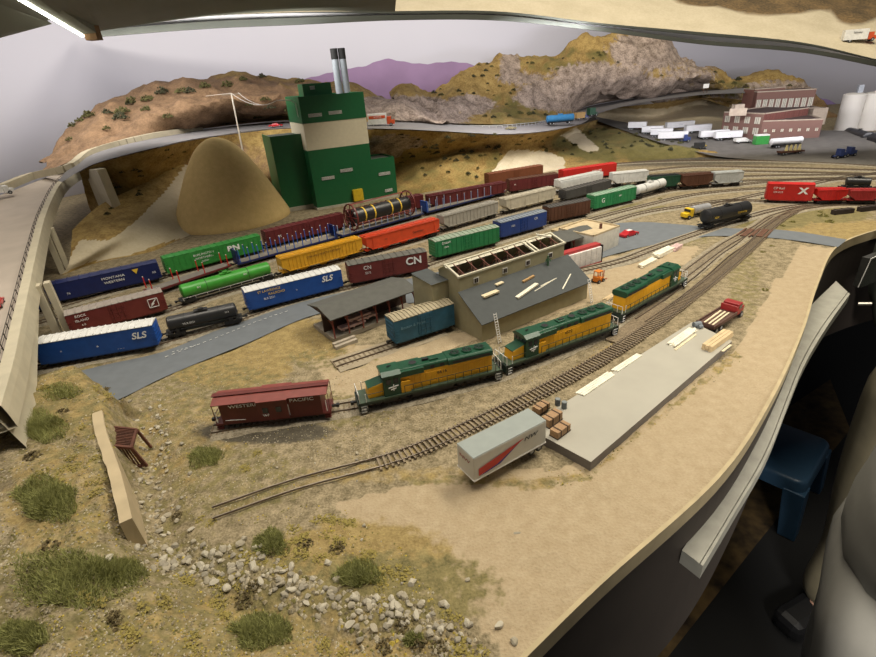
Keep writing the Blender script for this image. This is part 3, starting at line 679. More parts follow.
def col3(r, g, bb): return (r, g, bb)
SLSB = M('boxcar_bright_blue', (.012, .07, .30), .4); WROOF = M('white_roof', (.66, .66, .64), .5, var=.06)
OXR = M('oxide_red', (.14, .022, .018), .5); GROOF = M('grey_roof', (.30, .29, .26), .6); DKG = M('dark_grey_roof', (.07, .065, .06), .6)
BNG = M('boxcar_bright_green', (.035, .24, .045), .45); TKG = M('tank_green', (.05, .30, .035), .35); NAVY = M('navy', (.008, .016, .09), .4); MAR = M('maroon', (.11, .016, .018), .5)
CHY = M('hopper_yellow', (.62, .33, .02), .45); ORG = M('orange_red', (.60, .065, .02), .45); BGE = M('hopper_beige', (.48, .44, .35), .6); FGN = M('car_green', (.02, .20, .07), .45)
BROWN = M('boxcar_brown', (.09, .035, .018), .6); BLU = M('boxcar_blue', (.012, .045, .22), .4); RED = M('bright_red', (.50, .018, .015), .4); DGN = M('dark_green', (.012, .06, .03), .5)
BLUST = M('stake_blue', (.03, .10, .42), .4); YTX = M('yellow_lettering', (.75, .50, .05), .5); WTX = M('white_lettering', (.82, .82, .80), .5); BTX = M('black_lettering', (.02, .02, .02), .5)
TKB = M('tank_black', (.02, .02, .021), .35)
# front row
boxcar('partly hidden blue boxcar with white roof under the near bridge pier', (-58, 383), (34, 365), NAVY, WROOF, 'r1', texts=())
boxcar('blue boxcar with white ribbed roof and plain side, leftmost full car of the front row', (41, 364.5), (158.5, 344), SLSB, WROOF, 'r1', roofribs=17, door=False, texts=[('SLS', .36, .62, .0125, WTX, 1.0, .3, .0004), ('o', 0, .45, .004, WTX), ('-- --- --', .18, .15, .003, WTX), ('o', -.3, .5, .003, WTX)])
tankcar('small black tank car between the two blue white-roofed boxcars', (166, 337), (243, 319.5), TKB, 'r1', r=.0135, texts=[('TILX 5231', -.18, -.1, .005, WTX), ('23 8', .32, .25, .004, WTX)])
boxcar('bright blue boxcar with white roof and yellow lettering beside the street', (249, 310), (343.5, 285.5), SLSB, WROOF, 'r1', roofribs=17, door=False, texts=[('SLS', .33, .68, .0125, WTX, 1.0, .3, .0004), ('ST LAWRENCE', -.27, .84, .0052, YTX), ('RAILROAD', -.2, .63, .0052, YTX), ('SLR 5231', -.28, .42, .0045, WTX), ('o', 0, .5, .004, WTX)])
boxcar('oxide red boxcar with two big white letters and dark grey roof', (350.5, 283), (428, 268), OXR, M('grey_roof_worn', (.12, .115, .10), .6), 'r1', roofribs=12, h=.0395, texts=[('CN', .32, .62, .0175, WTX, 1.1, 0, .0006), ('CN', -.27, .72, .009, WTX), ('5572', -.27, .42, .005, WTX)])
boxcar('green ribbed boxcar with pale green roof behind the lumber building', (436, 257), (499.5, 241), FGN, M('pale_green_roof', (.27, .33, .25), .6), 'r1', ribs=14, texts=[('GN&W', -.34, .8, .006, WTX), ('12044', -.34, .52, .004, WTX)])
boxcar('dark blue boxcar with grey roof between green and brown boxcars', (501, 237), (546.5, 224.5), BLU, M('blue_grey_roof', (.20, .23, .27), .6), 'r1', texts=[('CR', .25, .7, .007, WTX), ('1203', -.25, .6, .005, WTX)])
boxcar('brown ribbed boxcar with dark roof between blue and green boxcars', (549, 221), (590, 212.5), BROWN, DKG, 'r1', ribs=12)
boxcar('green boxcar with pale green roof beside the white tank car', (594, 208.5), (635.6, 198.5), FGN, M('pale_green_roof2', (.24, .36, .26), .6), 'r1', ribs=12, texts=[('G', -.3, .5, .014, WTX), ('2001', .1, .6, .005, WTX)])
tankcar('white tank car with black underframe at the right end of the front row', (637.5, 197.5), (667.5, 188.5), M('tank_white', (.62, .62, .60), .4), 'r1', r=.0145)
# second row
boxcar('dark red boxcar with white square feather emblem behind the leftmost blue white-roofed boxcar', (72, 334), (168, 308.5), OXR, M('dusty_roof', (.30, .26, .23), .7), 'r2', texts=[('ROCK', -.36, .84, .005, WTX), ('ISLAND', -.36, .6, .005, WTX), ('4 8', -.36, .35, .004, WTX)])
t = tankcar('long bright green tank car with small white marks behind the black tank car', (181.5, 303), (276, 276), TKG, 'r2', r=.0145, walk=True, texts=[('BN', -.3, .3, .006, WTX), ('BN', .18, .35, .006, WTX)])
hopper('yellow covered hopper behind the bright blue boxcar with yellow lettering', (283, 273.5), (364, 251), CHY, 'r2', ribs=20, texts=[('CHICAGO NORTH WESTERN', 0, .6, .0068, BROWN)])
hopper('orange red covered hopper behind the oxide red boxcar', (367, 251.5), (440.5, 231), ORG, 'r2', ribs=2, texts=[('Governor', .18, .45, .009, BTX), ('1023', -.25, .5, .004, BTX)])
hopper('weathered light grey ribbed covered hopper behind the green ribbed boxcar', (444, 228.6), (499, 213), M('weathered_grey', (.34, .32, .28), .7), 'r2', ribs=14)
hopper('cream covered hopper right of the weathered grey hopper', (506, 211), (556, 198), BGE, 'r2', ribs=4)
boxcar('low dark grey car between white cylindrical hopper and green boxcar', (566, 199), (611, 187.5), M('dark_grey_car', (.06, .06, .062), .6), DKG, 'r2', h=.026)
# third row : flats
def centre_row3(): pass
flatcar('maroon flat car with red stakes behind the green tank car', (150, 294), (232, 266), MAR, 'r3', RED, 4, .028, deckcol=M('grey_deck', (.20, .18, .16), .9))
t, L = flatcar('flat car with blue stakes and bulkheads behind the yellow hopper', (238, 265), (338, 238), NAVY, 'r3', BLUST, 12, .034, bulk=NAVY, deckcol=_mats['grey_deck'])
t, L = flatcar('flat car with short pale blue stakes in front of the green mill', (342, 237), (424, 214), NAVY, 'r3', M('pale_blue_stake', (.22, .30, .50), .5), 14, .022, deckcol=_mats['grey_deck'])
loc = t.location.copy(); yw = t.rotation_euler.z
ld = thing('cable_drum_load', 'big black cylinder load with maroon end rings and yellow straps on the flat car', 'cargo', loc + Vector((0, 0, .0172)), yw)
Rr = .037; RL = L * .34
for s in (-1, 1):
    b = B(OXR); N = 28
    for k in range(N):
        a0, a1 = 2 * PI * k / N, 2 * PI * (k + 1) / N; b.bar((0, math.cos(a0) * Rr, Rr + .0015 + math.sin(a0) * Rr), (0, math.cos(a1) * Rr, Rr + .0015 + math.sin(a1) * Rr), .003, w=.004)
    [b.bar((0, 0, Rr + .0015), (0, math.cos(q * PI / 4) * Rr, Rr + .0015 + math.sin(q * PI / 4) * Rr), .002) for q in range(8)]; b.obj('end_ring', ld, (s * RL, 0, 0))
b = B(TKB); b.cyl((-RL + .002, 0, Rr + .0015), (RL - .002, 0, Rr + .0015), Rr * .55, 22); b.obj('cylinder', ld, smooth=True)
for x in (-.62, -.3, .3, .62):
    b = B(YTX); b.cyl((-.0022, 0, Rr + .0015), (.0022, 0, Rr + .0015), Rr * .58, 22); b.obj('strap', ld, (x * RL, 0, 0))
for ang in (-150, -30, 200, 100, 60):
    a_ = math.radians(ang); b = B(M('rod_pink', (.35, .10, .09), .5)); y, zz = math.cos(a_) * Rr, Rr + .0015 + math.sin(a_) * Rr; b.bar((-RL, y, zz), (RL, y, zz), .0013); b.obj('tie_rod', ld)
t, L = flatcar('bulkhead flat car with blue panels behind the grey hopper', (427, 213), (505, 192.5), NAVY, 'r3', M('pale_blue_stake', (0, 0, 0)), 12, .030, bulk=BLUST, deckcol=_mats['grey_deck'])
hopper('white cylindrical covered hopper beyond the brown boxcar', (560, 191), (603, 181.5), M('hopper_white', (.64, .64, .62), .5), 'r3', rounded=True, ribs=0)
hopper('white ribbed covered hopper left of the dark green hopper', (612, 184), (648.5, 180.5), _mats['hopper_white'], 'r3', ribs=10)
hopper('dark green open hopper between white and brown hoppers', (650, 188), (680, 185.5), DGN, 'r3', ribs=8, roofcol=BLACK)
hopper('brown ribbed hopper left of the light grey hopper', (681.5, 186.5), (712.5, 184), BROWN, 'r3', ribs=10)
hopper('light grey covered hopper at the right end of its row', (713.5, 184), (743, 182), M('hopper_light', (.46, .48, .47), .5), 'r3', ribs=10)
# back row
boxcar('navy boxcar mostly hidden behind the bridge piers', (-30, 333), (51, 304), NAVY, None, 'r4')
boxcar('navy boxcar with white lettering and a yellow triangle emblem', (57, 301), (162, 277), NAVY, None, 'r4', roofribs=10, door=False, texts=[('MONTANA', .05, .70, .0058, WTX, 1.2), ('WESTERN', .05, .44, .0058, WTX, 1.2), ('74', -.38, .3, .005, WTX), ('RB', .44, .45, .005, WTX)])
boxcar('green ribbed boxcar with large white herald beside the sand cone', (168, 273.5), (263, 249), BNG, None, 'r4', ribs=18, texts=[('BN', .19, .62, .014, WTX, 1.3, 0, .0008), ('BURLINGTON', -.12, .74, .0055, WTX, 1.1), ('NORTHERN', -.12, .50, .0055, WTX, 1.1), ('318200', -.12, .26, .004, WTX)])
boxcar('maroon boxcar with a small white emblem in front of the green mill', (268, 245.5), (345, 226), MAR, None, 'r4', ribs=14, texts=[('H', -.34, .5, .008, WTX)])
boxcar('maroon boxcar behind the flat car with the big cylinder', (352, 224), (424, 206), MAR, None, 'r4', ribs=14)
hopper('maroon hopper behind the blue bulkhead flat car', (430, 207), (507, 192), MAR, 'r4', ribs=14)
boxcar('brown boxcar between the maroon hopper and the red boxcar', (510, 191), (558, 184), MAR, BROWN, 'r4', ribs=10, texts=[('M', -.4, .55, .006, WTX)])
boxcar('bright red boxcar at the right end of the back row', (563, 181.5), (616, 173.5), RED, None, 'r4', h=.039, door=False, texts=[('SOO LINE', .12, .6, .0075, WTX)])
boxcar('rust brown boxcar standing behind the maroon ones below the plaster patch', (489, 184), (543, 174.5), M('rust_brown', (.16, .05, .02), .6), None, 'r5', h=.036)
# right yard
boxcar('bright red boxcar with white square logo standing alone at the right', (765, 199), (811.5, 200.5), RED, None, 'r6', door=False, roofribs=0, h=.044, texts=[('CP Rail', -.25, .75, .007, WTX), ('SERVICE', -.25, .5, .005, WTX), ('X', .28, .6, .018, WTX, 1.2, 0, .001)])
hopper('short red car with open top right of the red boxcar', (815.5, 200.5), (846.5, 200), RED, 'r6', ribs=6, h=.030)
hopper('second short red car at the right edge of the yard', (848, 200.5), (880, 200.5), M('faded_red', (.36, .03, .03), .5), 'r6', ribs=6, h=.028)
tankcar('low black tank car behind the short red cars', (842, 187.5), (873, 188.5), TKB, 'r7', r=.012)
tankcar('large black tank car with yellow lettering parked by the crossing road', (706, 227.5), (752, 217), TKB, 'r8', r=.0185, texts=[('CORN OIL', .22, -.05, .007, YTX), ('ADM', -.33, -.1, .007, YTX)])
# emblem details
for o in list(bpy.data.objects):
    if o.get('label', '').startswith('navy boxcar with white lettering'):
        loc, yaw, L = place((57, 301), (162, 277)); b = B(YTX); s = .007; b.q([(-s, -.0188, .047), (0, -.0188, .047 - 1.6 * s), (s, -.0188, .047)]); b.mats = [YTX]; q = b.obj('triangle_emblem', o, (.27 * L, 0, 0)); q.modifiers.new('s', 'SOLIDIFY').thickness = .0003
    if o.get('label', '').startswith('dark red boxcar with white square'):
        loc, yaw, L = place((72, 334), (168, 308.5)); b = B(WTX); y = -.0187
        for a_, c_ in (((-1, -1), (1, -1)), ((1, -1), (1, 1)), ((1, 1), (-1, 1)), ((-1, 1), (-1, -1)), ((-.7, -.8), (.7, .8)), ((-.5, -.3), (.7, .8)), ((-.7, -.8), (.2, -.1))):
            b.bar((a_[0] * .0085, y, a_[1] * .0085), (c_[0] * .0085, y, c_[1] * .0085), .0011)
        b.obj('feather_emblem', o, (.37 * L, 0, .034))

# ------------------------------------------------------------------ caboose
def caboose():
    loc, yaw, L = place((216, 426), (331, 413.5), .012); L2 = L
    t = thing('bay_window_caboose', 'dark red caboose with white lettering standing on the near track left of the locomotives', 'caboose', loc, yaw); ALLCARS['loco'] = [t]
    CR = M('caboose_red', (.115, .018, .014), .5); CRR = M('caboose_roof', (.20, .045, .035), .55)
    W = .032; z0, z1 = .013, .043; xb = L / 2 - .010
    b = B(CR); b.bb(-xb, xb, -W / 2, W / 2, z0, z1); b.bb(-.016, .022, -W / 2 - .004, W / 2 + .004, z0 + .001, z1 - .001)
    b.bb(-L / 2, L / 2, -W / 2, W / 2, .0115, .0135); b.obj('body', t)
    b = B(CRR); b.prism([(-W / 2 - .002, z1), (W / 2 + .002, z1), (W / 2 + .002, z1 + .001), (.006, z1 + .0045), (-.006, z1 + .0045), (-W / 2 - .002, z1 + .001)], -L / 2 + .001, L / 2 - .001)
    b.bb(-.017, .023, -W / 2 - .005, W / 2 + .005, z1, z1 + .001); b.obj('roof', t)
    b = B(CR); b.bb(-L / 2 - .001, L / 2 + .001, -.004, .004, z1 + .0055, z1 + .0065); [b.bb(x - .0006, x + .0006, -.0035, .0035, z1 + .004, z1 + .0056) for x in [(-L / 2 + .01) + k * (L - .02) / 8 for k in range(9)]]; b.obj('running_board', t)
    b = B(GLASS); b.bb(-.010, -.003, -W / 2 - .0046, -W / 2 - .004, .026, .034); b.bb(.007, .014, -W / 2 - .0046, -W / 2 - .004, .026, .034); b.obj('window', t)
    b = B(WTX)
    for x in (-L / 2 + .004, xb + .006, .0225):
        b.bar((x, -W / 2 - .0012, .017), (x, -W / 2 - .0012, .034), .0008)
    b.bar((-xb + .004, -W / 2 - .0012, .019), (-xb + .03, -W / 2 - .0012, .0175), .0006); b.obj('grab_iron', t)
    b = B(CR)
    for s in (-1, 1):
        for y in (-.014, .014):
            for k in range(3): b.box(s * (L / 2 - .004), y, .0055 + k * .003, .007, .005, .0008)
            b.bar((s * (L / 2 - .0005), y, .013), (s * (L / 2 - .0005), y, z1), .0008); b.bar((s * (L / 2 - .008), y, .013), (s * (L / 2 - .008), y, .004), .0008)
        b.bar((s * (L / 2 - .0005), -.014, .026), (s * (L / 2 - .0005), .014, .026), .0008)
        b.bar((s * (L / 2 - .0005), -.014, .020), (s * (L / 2 - .0005), .014, .020), .0006)
    b.obj('end_railing', t)
    trucks(t, L, inset=.026); couplers(t, L)
    text('WESTERN', t, (-.033, -W / 2 - .0006, .0385), .0066, WTX, sx=1.35); text('PACIFIC', t, (.041, -W / 2 - .0006, .0385), .0066, WTX, sx=1.35); text('WP', t, (-.0065, -W / 2 - .0048, .0225), .005, WTX)
caboose()
# ------------------------------------------------------------------ locomotives
def loco(label, pl, pr, rev=False, num='6616'):
    loc, yaw, L = place(pl, pr, .012); t = thing('diesel_locomotive', label, 'locomotive', loc, yaw + (PI if rev else 0), 'green and yellow diesel locomotives'); ALLCARS['loco'].append(t)
    W = .034; h0 = .0185; x0 = -L / 2
    if rev: loc
    b = B(M('loco_frame', (.02, .035, .028), .5)); b.bb(-L / 2, L / 2, -W / 2, W / 2, .0135, .0175); b.bb(-L / 2, L / 2, -.008, .008, .009, .0135)
    b.bb(-L / 2 - .001, -L / 2 + .002, -W / 2, W / 2, .006, .0175); b.bb(L / 2 - .002, L / 2 + .001, -W / 2, W / 2, .006, .0175); b.obj('frame', t)
    b = B(M('sill_stripe', (.05, .08, .05), .5)); [b.bb(-L / 2 + .018, L / 2 - .012, s * (W / 2), s * (W / 2 + .0006), .0163, .0182) for s in (-1, 1)]; b.bb(-L / 2 + .002, L / 2 - .002, -W / 2, W / 2, .0175, .0180); b.obj('walkway', t)
    hx0, hx1 = x0 + .060, L / 2 - .013; hw = .0115
    b = B(YEL); b.bb(hx0, hx1, -hw, hw, .018, .041); nd = 16
    for k in range(nd):
        x = hx0 + .004 + (hx1 - hx0 - .008) * k / nd
        for s in (-1, 1): b.bb(x, x + (hx1 - hx0) / nd * .8, s * hw, s * (hw + .0004), .021, .037)
    b.bb(hx0 - .001, hx0 + .013, -hw - .004, -hw, .018, .034); b.obj('hood', t, bevel=.0007)
    b = B(GRN); fl = hx1 - .066
    b.prism([(-hw, .041), (hw, .041), (hw, .0475), (hw - .002, .0495), (-hw + .002, .0495), (-hw, .0475)], hx0, fl)
    b.prism([(-hw - .003, .0425), (-hw, .040), (hw, .040), (hw + .003, .0425), (hw + .0025, .048), (hw, .0500), (-hw, .0500), (-hw - .0025, .048)], fl, hx1 + .0005)
    b.bb(hx0 + .0, hx0 + .034, -hw - .0035, hw + .0035, .040, .048); b.bb(hx0 + .045, hx0 + .058, -.005, .005, .0495, .0515)
    b.obj('hood_top', t, bevel=.0006)
    b = B(BLACK)
    for k in range(5):
        x = fl - .012 - k * .014
        if x > hx0 + .038: b.bb(x, x + .006, -hw - .0006, -hw, .042, .0465)
    for s in (-1, 1): b.bb(fl + .006, hx1 - .004, s * (hw + .003), s * (hw + .0034), .0435, .0465)
    b.obj('grille', t)
    for k in range(3):
        b = B(GRN, BLACK); b.cyl((0, 0, 0), (0, 0, .0016), .0080, 20); b.cyl((0, 0, .0016), (0, 0, .0019), .0066, 20, 1)
        for q in range(4): b.box(0, 0, .0021, .0145, .0006, .0005, 0, rz=q * PI / 4)
        b.obj('radiator_fan', t, (fl + .014 + k * .0185, 0, .0498))
    for x in (hx0 + .022, hx0 + .075):
        if x < fl - .008: b = B(GRN, BLACK); b.cyl((0, 0, 0), (0, 0, .0018), .0065, 18); b.cyl((0, 0, .0018), (0, 0, .0020), .0052, 18, 1); b.obj('dynamic_brake_fan', t, (x, 0, .0485 if x < hx0 + .04 else .0493))
    b = B(BLACK); b.box(0, 0, .0015, .008, .004, .003); b.obj('exhaust_stack', t, (fl - .03, 0, .0493))
    # cab
    cx0, cx1 = x0 + .036, x0 + .060; cw = .0155
    b = B(DGN); b.bb(cx0, cx1, -cw, cw, .018, .047); b.obj('cab', t)
    b = B(GRN); b.prism([(-cw - .0015, .046), (cw + .0015, .046), (cw + .0015, .0475), (cw - .005, .0515), (-cw + .005, .0515), (-cw - .0015, .0475)], cx0 - .0015, cx1 + .001); b.obj('cab_roof', t)
    b = B(GLASS, WTX)
    for s in (-1, 1):
        for a in (.004, .014): b.bb(cx0 + a, cx0 + a + .0065, s * cw, s * (cw + .0005), .035, .042)
    for y in (-.011, -.004, .004, .011): b.bb(cx0 - .0006, cx0, y - .0028, y + .0028, .040, .0455)
    b.obj('cab_window', t)
    b = B(WTX)
    for s in (-1, 1):
        y = s * (cw + .0007); b.bar((cx0 + .006, y, .030), (cx0 + .020, y, .0315), .0011); b.bar((cx0 + .009, y, .027), (cx0 + .017, y, .0285), .0011); b.bar((cx0 + .013, y, .025), (cx0 + .0135, y, .034), .0011)
    b.obj('winged_emblem', t)
    # nose
    b = B(YEL); nw = .0105; nx0 = x0 + .014
    v = [(nx0, -nw, .018), (nx0, nw, .018), (cx0, nw, .018), (cx0, -nw, .018), (nx0 + .002, -nw, .0325), (nx0 + .002, nw, .0325), (cx0, nw, .0365), (cx0, -nw, .0365)]
    b.mesh(v, [(3, 2, 1, 0), (4, 5, 6, 7), (0, 1, 5, 4), (1, 2, 6, 5), (2, 3, 7, 6), (3, 0, 4, 7)]); b.obj('nose', t, bevel=.001)
    b = B(GRN); o = .0006
    b.q([(nx0 + .001, -nw + .0004, .0331), (nx0 + .001, nw - .0004, .0331), (cx0, nw - .0004, .0372), (cx0, -nw + .0004, .0372)][::-1]); b.bb(nx0 + .001, nx0 + .0015, -nw, nw, .0318, .0331); b.obj('nose_top', t)
    # handrails, steps
    b = B(WTX)
    for sx in (-1, 1):
        for s in (-1, 1):
            X = sx * (L / 2 - .001)
            b.bar((X, s * .0155, .004), (X, s * .0155, .030), .0009); b.bar((X - sx * .009, s * .0165, .006), (X - sx * .009, s * .0165, .030), .0009)
            b.bar((X, s * .006, .018), (X, s * .006, .030), .0007)
        b.bar((sx * (L / 2 - .001), -.0155, .030), (sx * (L / 2 - .001), .0155, .030), .0006)
    b.obj('end_grab_iron', t)
    b = B(M('handrail_dark', (.03, .05, .035), .5)); N = 12
    for s in (-1, 1):
        b.bar((hx0 + .004, s * .0168, .0285), (L / 2 - .010, s * .0168, .0285), .0006)
        for k in range(N): x = hx0 + .004 + (L / 2 - .010 - hx0 - .004) * k / (N - 1); b.bar((x, s * .0168, .0175), (x, s * .0168, .0287), .0007)
        b.bar((x0 + .012, s * .0168, .0285), (cx0 - .002, s * .0168, .0285), .0006)
    b.obj('side_handrail', t)
    for sx in (-1, 1):
        for s in (-1, 1):
            b = B(WTX, BLACK)
            for k in range(3): b.box(0, 0, .0045 + k * .0042, .0075, .006, .0009)
            b.bb(-.0045, -.0038, -.003, .003, .003, .0165, 1); b.bb(.0038, .0045, -.003, .003, .003, .0165, 1); b.obj('step', t, (sx * (L / 2 - .0055), s * .0145, 0))
    b = B(BLACK); b.prism([(-.013, .006), (.013, .006), (.0155, .009), (.0155, .014), (-.0155, .014), (-.0155, .009)], -.03, .03); b.obj('fuel_tank', t)
    for s in (-1, 1):
        tr = link(TR3, 'truck', t, (s * (L / 2 - .044), 0, RT))
        for a in (-.018, 0, .018): link(WS, 'wheelset', tr, (a, 0, 0))
    couplers(t, L)
    b = B(BLACK); [b.cyl((.002 * k, -.001 + .001 * k, 0), (-.003 + .001 * k, -.001 + .001 * k, .0003), .0005, 6) for k in range(3)]; b.obj('horn', t, (cx0 + .012, 0, .0525))
    for c_ in kids(t):
        pass
    t.scale = (1, 1, 1.09)
    text(num, t, (hx0 + .060, -hw - .0008, .034), .006, BTX, sx=1.2)
    return t
loco('green and yellow diesel locomotive coupled beside the caboose', (360, 409), (502, 374))
loco('green and yellow diesel locomotive in the middle, in front of the lean-to roof', (507, 370.5), (618, 329.5), num='6572')
loco('rear green and yellow diesel locomotive with its cab at the far right end', (622, 318.5), (687, 281.5), rev=True)
# reversed engine pivots about its own centre
# ------------------------------------------------------------------ tracks
def track(pts, label, dens=.0075, n=None, z0=.0, ball=None, tie=None, tfrom=0, bz=.0022, tz=.0014):
    L = plen(pts); P = resample(pts, max(8, int(L / .012))); t = thing('railroad_track', label, 'track', (0, 0, 0))
    N = len(P)
    def nrm(i):
        a = P[max(0, i - 1)]; c = P[min(N - 1, i + 1)]; d = (c - a).normalized(); return Vector((-d.y, d.x, 0)), d
    if ball:
        b = B(ball); Rr_ = []
        for i in range(N):
            nn, d = nrm(i); j = .0015 * noise.noise(P[i] * 60); Rr_.append([P[i] + nn * k + Vector((0, 0, zz)) for k, zz in ((-.024 + j, .0002), (-.017, bz), (.017, bz), (.024 + j, .0002))])
        for i in range(N - 1):
            for k in range(3): b.q([Rr_[i][k], Rr_[i + 1][k], Rr_[i + 1][k + 1], Rr_[i][k + 1]])
        b.obj('ballast', t)['kind'] = 'stuff'
    for s in (-1, 1):
        b = B(RAIL, RAILSIDE)
        for i in range(N - 1):
            n0, _ = nrm(i); n1, _ = nrm(i + 1); a = P[i] + n0 * s * .0085; c = P[i + 1] + n1 * s * .0085
            for (o0, zz0), (o1, zz1), mi in (((-.0006, RT), (.0006, RT), 0), ((.0006, RT), (.0010, .0025), 1), ((-.0010, .0025), (-.0006, RT), 1)):
                b.q([a + n0 * o0 + Vector((0, 0, zz0)), a + n0 * o1 + Vector((0, 0, zz1)), c + n1 * o1 + Vector((0, 0, zz1)), c + n1 * o0 + Vector((0, 0, zz0))][::-1], mi)
        b.obj('rail', t)
    b = B(tie or TIE); T = resample(pts, max(2, int(L / dens))); 
    for i in range(int((len(T) - 1) * tfrom), len(T) - 1):
        d = (T[i + 1] - T[i]); yaw = math.atan2(d.y, d.x); b.box(T[i].x, T[i].y, tz, dens * .38, .027, .0024, rz=yaw + random.uniform(-.02, .02))
    b.obj('ties', t)['kind'] = 'stuff'; return t
BAL = ground_mat('ballast', ((.17, .14, .09), (.38, .33, .24)), [], scale=120, bump=.8, fine=500)
BAL2 = ground_mat('ballast_yard', ((.20, .17, .12), (.36, .32, .24)), [], scale=120, bump=.8, fine=500)
TIE2 = M('yard_tie', (.15, .115, .075), .9, var=.3, scale=300)
def axis(key): return [t.location.copy() for t in ALLCARS[key]]
def ext(P, dl): d = (P[0] - P[1]).normalized(); return P[0] + d * dl
A_ = [(213, 515), (300, 485), (400, 457.5), (480, 423), (545, 391), (600, 361), (650, 328), (700, 290), (735, 261), (757, 241), (772, 226), (790, 214), (815, 205), (876, 197), (930, 194)]
track([at(*p) for p in A_], 'near siding track running beside the grey dock', .0068, ball=None, tfrom=.09, tz=.0022, tie=M('siding_tie', (.23, .18, .12), .9, var=.3, scale=300))
P = axis('loco'); P = [ext(P, .085)] + P + [at(716, 252), at(737, 239), at(757, 228), at(780, 215), at(830, 206), at(930, 206)]
track(P, 'track carrying the caboose and the three locomotives', .0072, ball=BAL)
P = axis('r1'); track([ext(P, .2)] + P + [at(700, 186), at(760, 181), at(880, 180)], 'front yard track under the blue white-roofed boxcars', .011, ball=BAL2, tie=TIE2)
P = axis('r2'); track([at(-20, 352)] + P + [at(640, 185), at(700, 180), at(760, 176.5), at(880, 175)], 'second yard track under the yellow and orange hoppers', .011, ball=BAL2, tie=TIE2)
P = axis('r3'); track([at(-20, 340), at(60, 318)] + P + [at(800, 180), at(880, 179)], 'third yard track under the stake flat cars', .011, ball=BAL2, tie=TIE2)
P = axis('r4'); track([ext(P, .2)] + P + [at(680, 168), at(760, 168), at(880, 171)], 'back yard track under the navy and maroon boxcars', .011, ball=BAL2, tie=TIE2)
P = axis('r6'); track([at(600, 226), at(640, 214), at(690, 206), at(730, 201)] + P + [at(920, 201)], 'track under the lone red boxcar at the right', .012, ball=BAL2, tie=TIE2)
P = axis('r8'); track([at(560, 276), at(620, 262), at(660, 247)] + P + [at(775, 210.5), at(820, 205), at(900, 203)], 'track under the large black tank car', .012, ball=BAL2, tie=TIE2)
track([at(575, 225), at(610, 215), at(650, 205), at(690, 196), at(740, 190.5), at(800, 188.5), at(900, 190.5)], 'empty curved yard track in front of the small hoppers', .012, ball=BAL2, tie=TIE2)
track([at(600, 165), at(660, 162), at(740, 161), at(820, 163), at(900, 168)], 'far empty track below the trailer lot', .014, ball=BAL2, tie=TIE2)
track([at(700, 209), at(750, 197), at(800, 187), at(850, 177), at(900, 172)], 'diagonal empty track crossing the right yard', .014, ball=BAL2, tie=TIE2)
track([at(640, 176), at(720, 172), at(800, 173), at(900, 175.5)], 'empty back track right of the red boxcar row', .014, ball=BAL2, tie=TIE2)
track([at(640, 322), at(668, 303), at(700, 278), at(724, 257), at(742, 244.5), at(760, 229), at(776, 218)], 'turnout track merging between siding and locomotive track', .5, ball=None)
# plank crossings in the road
for i, (p, lb) in enumerate((((747, 234), 'brown plank crossing in the road on the locomotive track'), ((762, 234.5), 'brown plank crossing in the road on the siding track'))):
    c = at(*p); a = at(p[0] - 9, p[1] + 7 if i == 0 else p[1] + 9); yaw = math.atan2(c.y - a.y, c.x - a.x)
    b = B(M('crossing_plank', (.13, .06, .035), .8));
    for k in (-.0045, 0, .0045, -.013, .013): b.box(0, k, 0, .07, .0038, .002)
    o = b.obj('plank_crossing', loc=(c.x, c.y, .0042), rz=yaw); tag(o, lb, 'level crossing')
# ------------------------------------------------------------------ green mill
TG = M('mill_green', (.012, .115, .04), .38, var=.05); TGD = M('mill_roof', (.05, .06, .05), .8); TC = M('mill_cream', (.66, .60, .44), .6, var=.04); FND = M('foundation', (.45, .42, .34), .8)
FL = at(318, 210); FR = at(376, 199.8); dv = FR - FL; yaw = math.atan2(dv.y, dv.x)
mill = thing('green_mill', 'tall green mill tower with a cream band behind the freight cars', 'building', FL, yaw)
def wl(p, base=FL, a=None):  # world -> mill local
    a = yaw if a is None else a; d = p - base; return Vector((d.x * math.cos(a) + d.y * math.sin(a), -d.x * math.sin(a) + d.y * math.cos(a), d.z))
w1 = dv.length; zt = zat((318, 210), 99); zb1 = zat((318, 210), 151); zb0 = zat((318, 210), 124)
dep = .19
b = B(TG); b.bb(0, w1, 0, dep, .006, zb1); b.obj('tower_base', mill)
b = B(TC); b.bb(0, w1, 0, dep, zb1, zb0); b.obj('cream_band', mill)
b = B(TG, TGD); b.bb(-.001, w1 + .001, -.001, dep + .001, zb0, zt); b.obj('tower_top', mill)
b = B(TGD); b.bb(.004, w1 - .004, .004, dep - .004, zt, zt + .001); b.obj('roof', mill)
b = B(TG);
for x0, x1, y0, y1 in ((-.001, w1 + .001, -.001, .003), (-.001, w1 + .001, dep - .003, dep + .001), (-.001, .003, 0, dep), (w1 - .003, w1 + .001, 0, dep)): b.bb(x0, x1, y0, y1, zt, zt + .006)
b.obj('parapet', mill)
b = B(TG); b.bb(.028, .125, .035, .10, zt, zt + .042); b.obj('penthouse', mill)
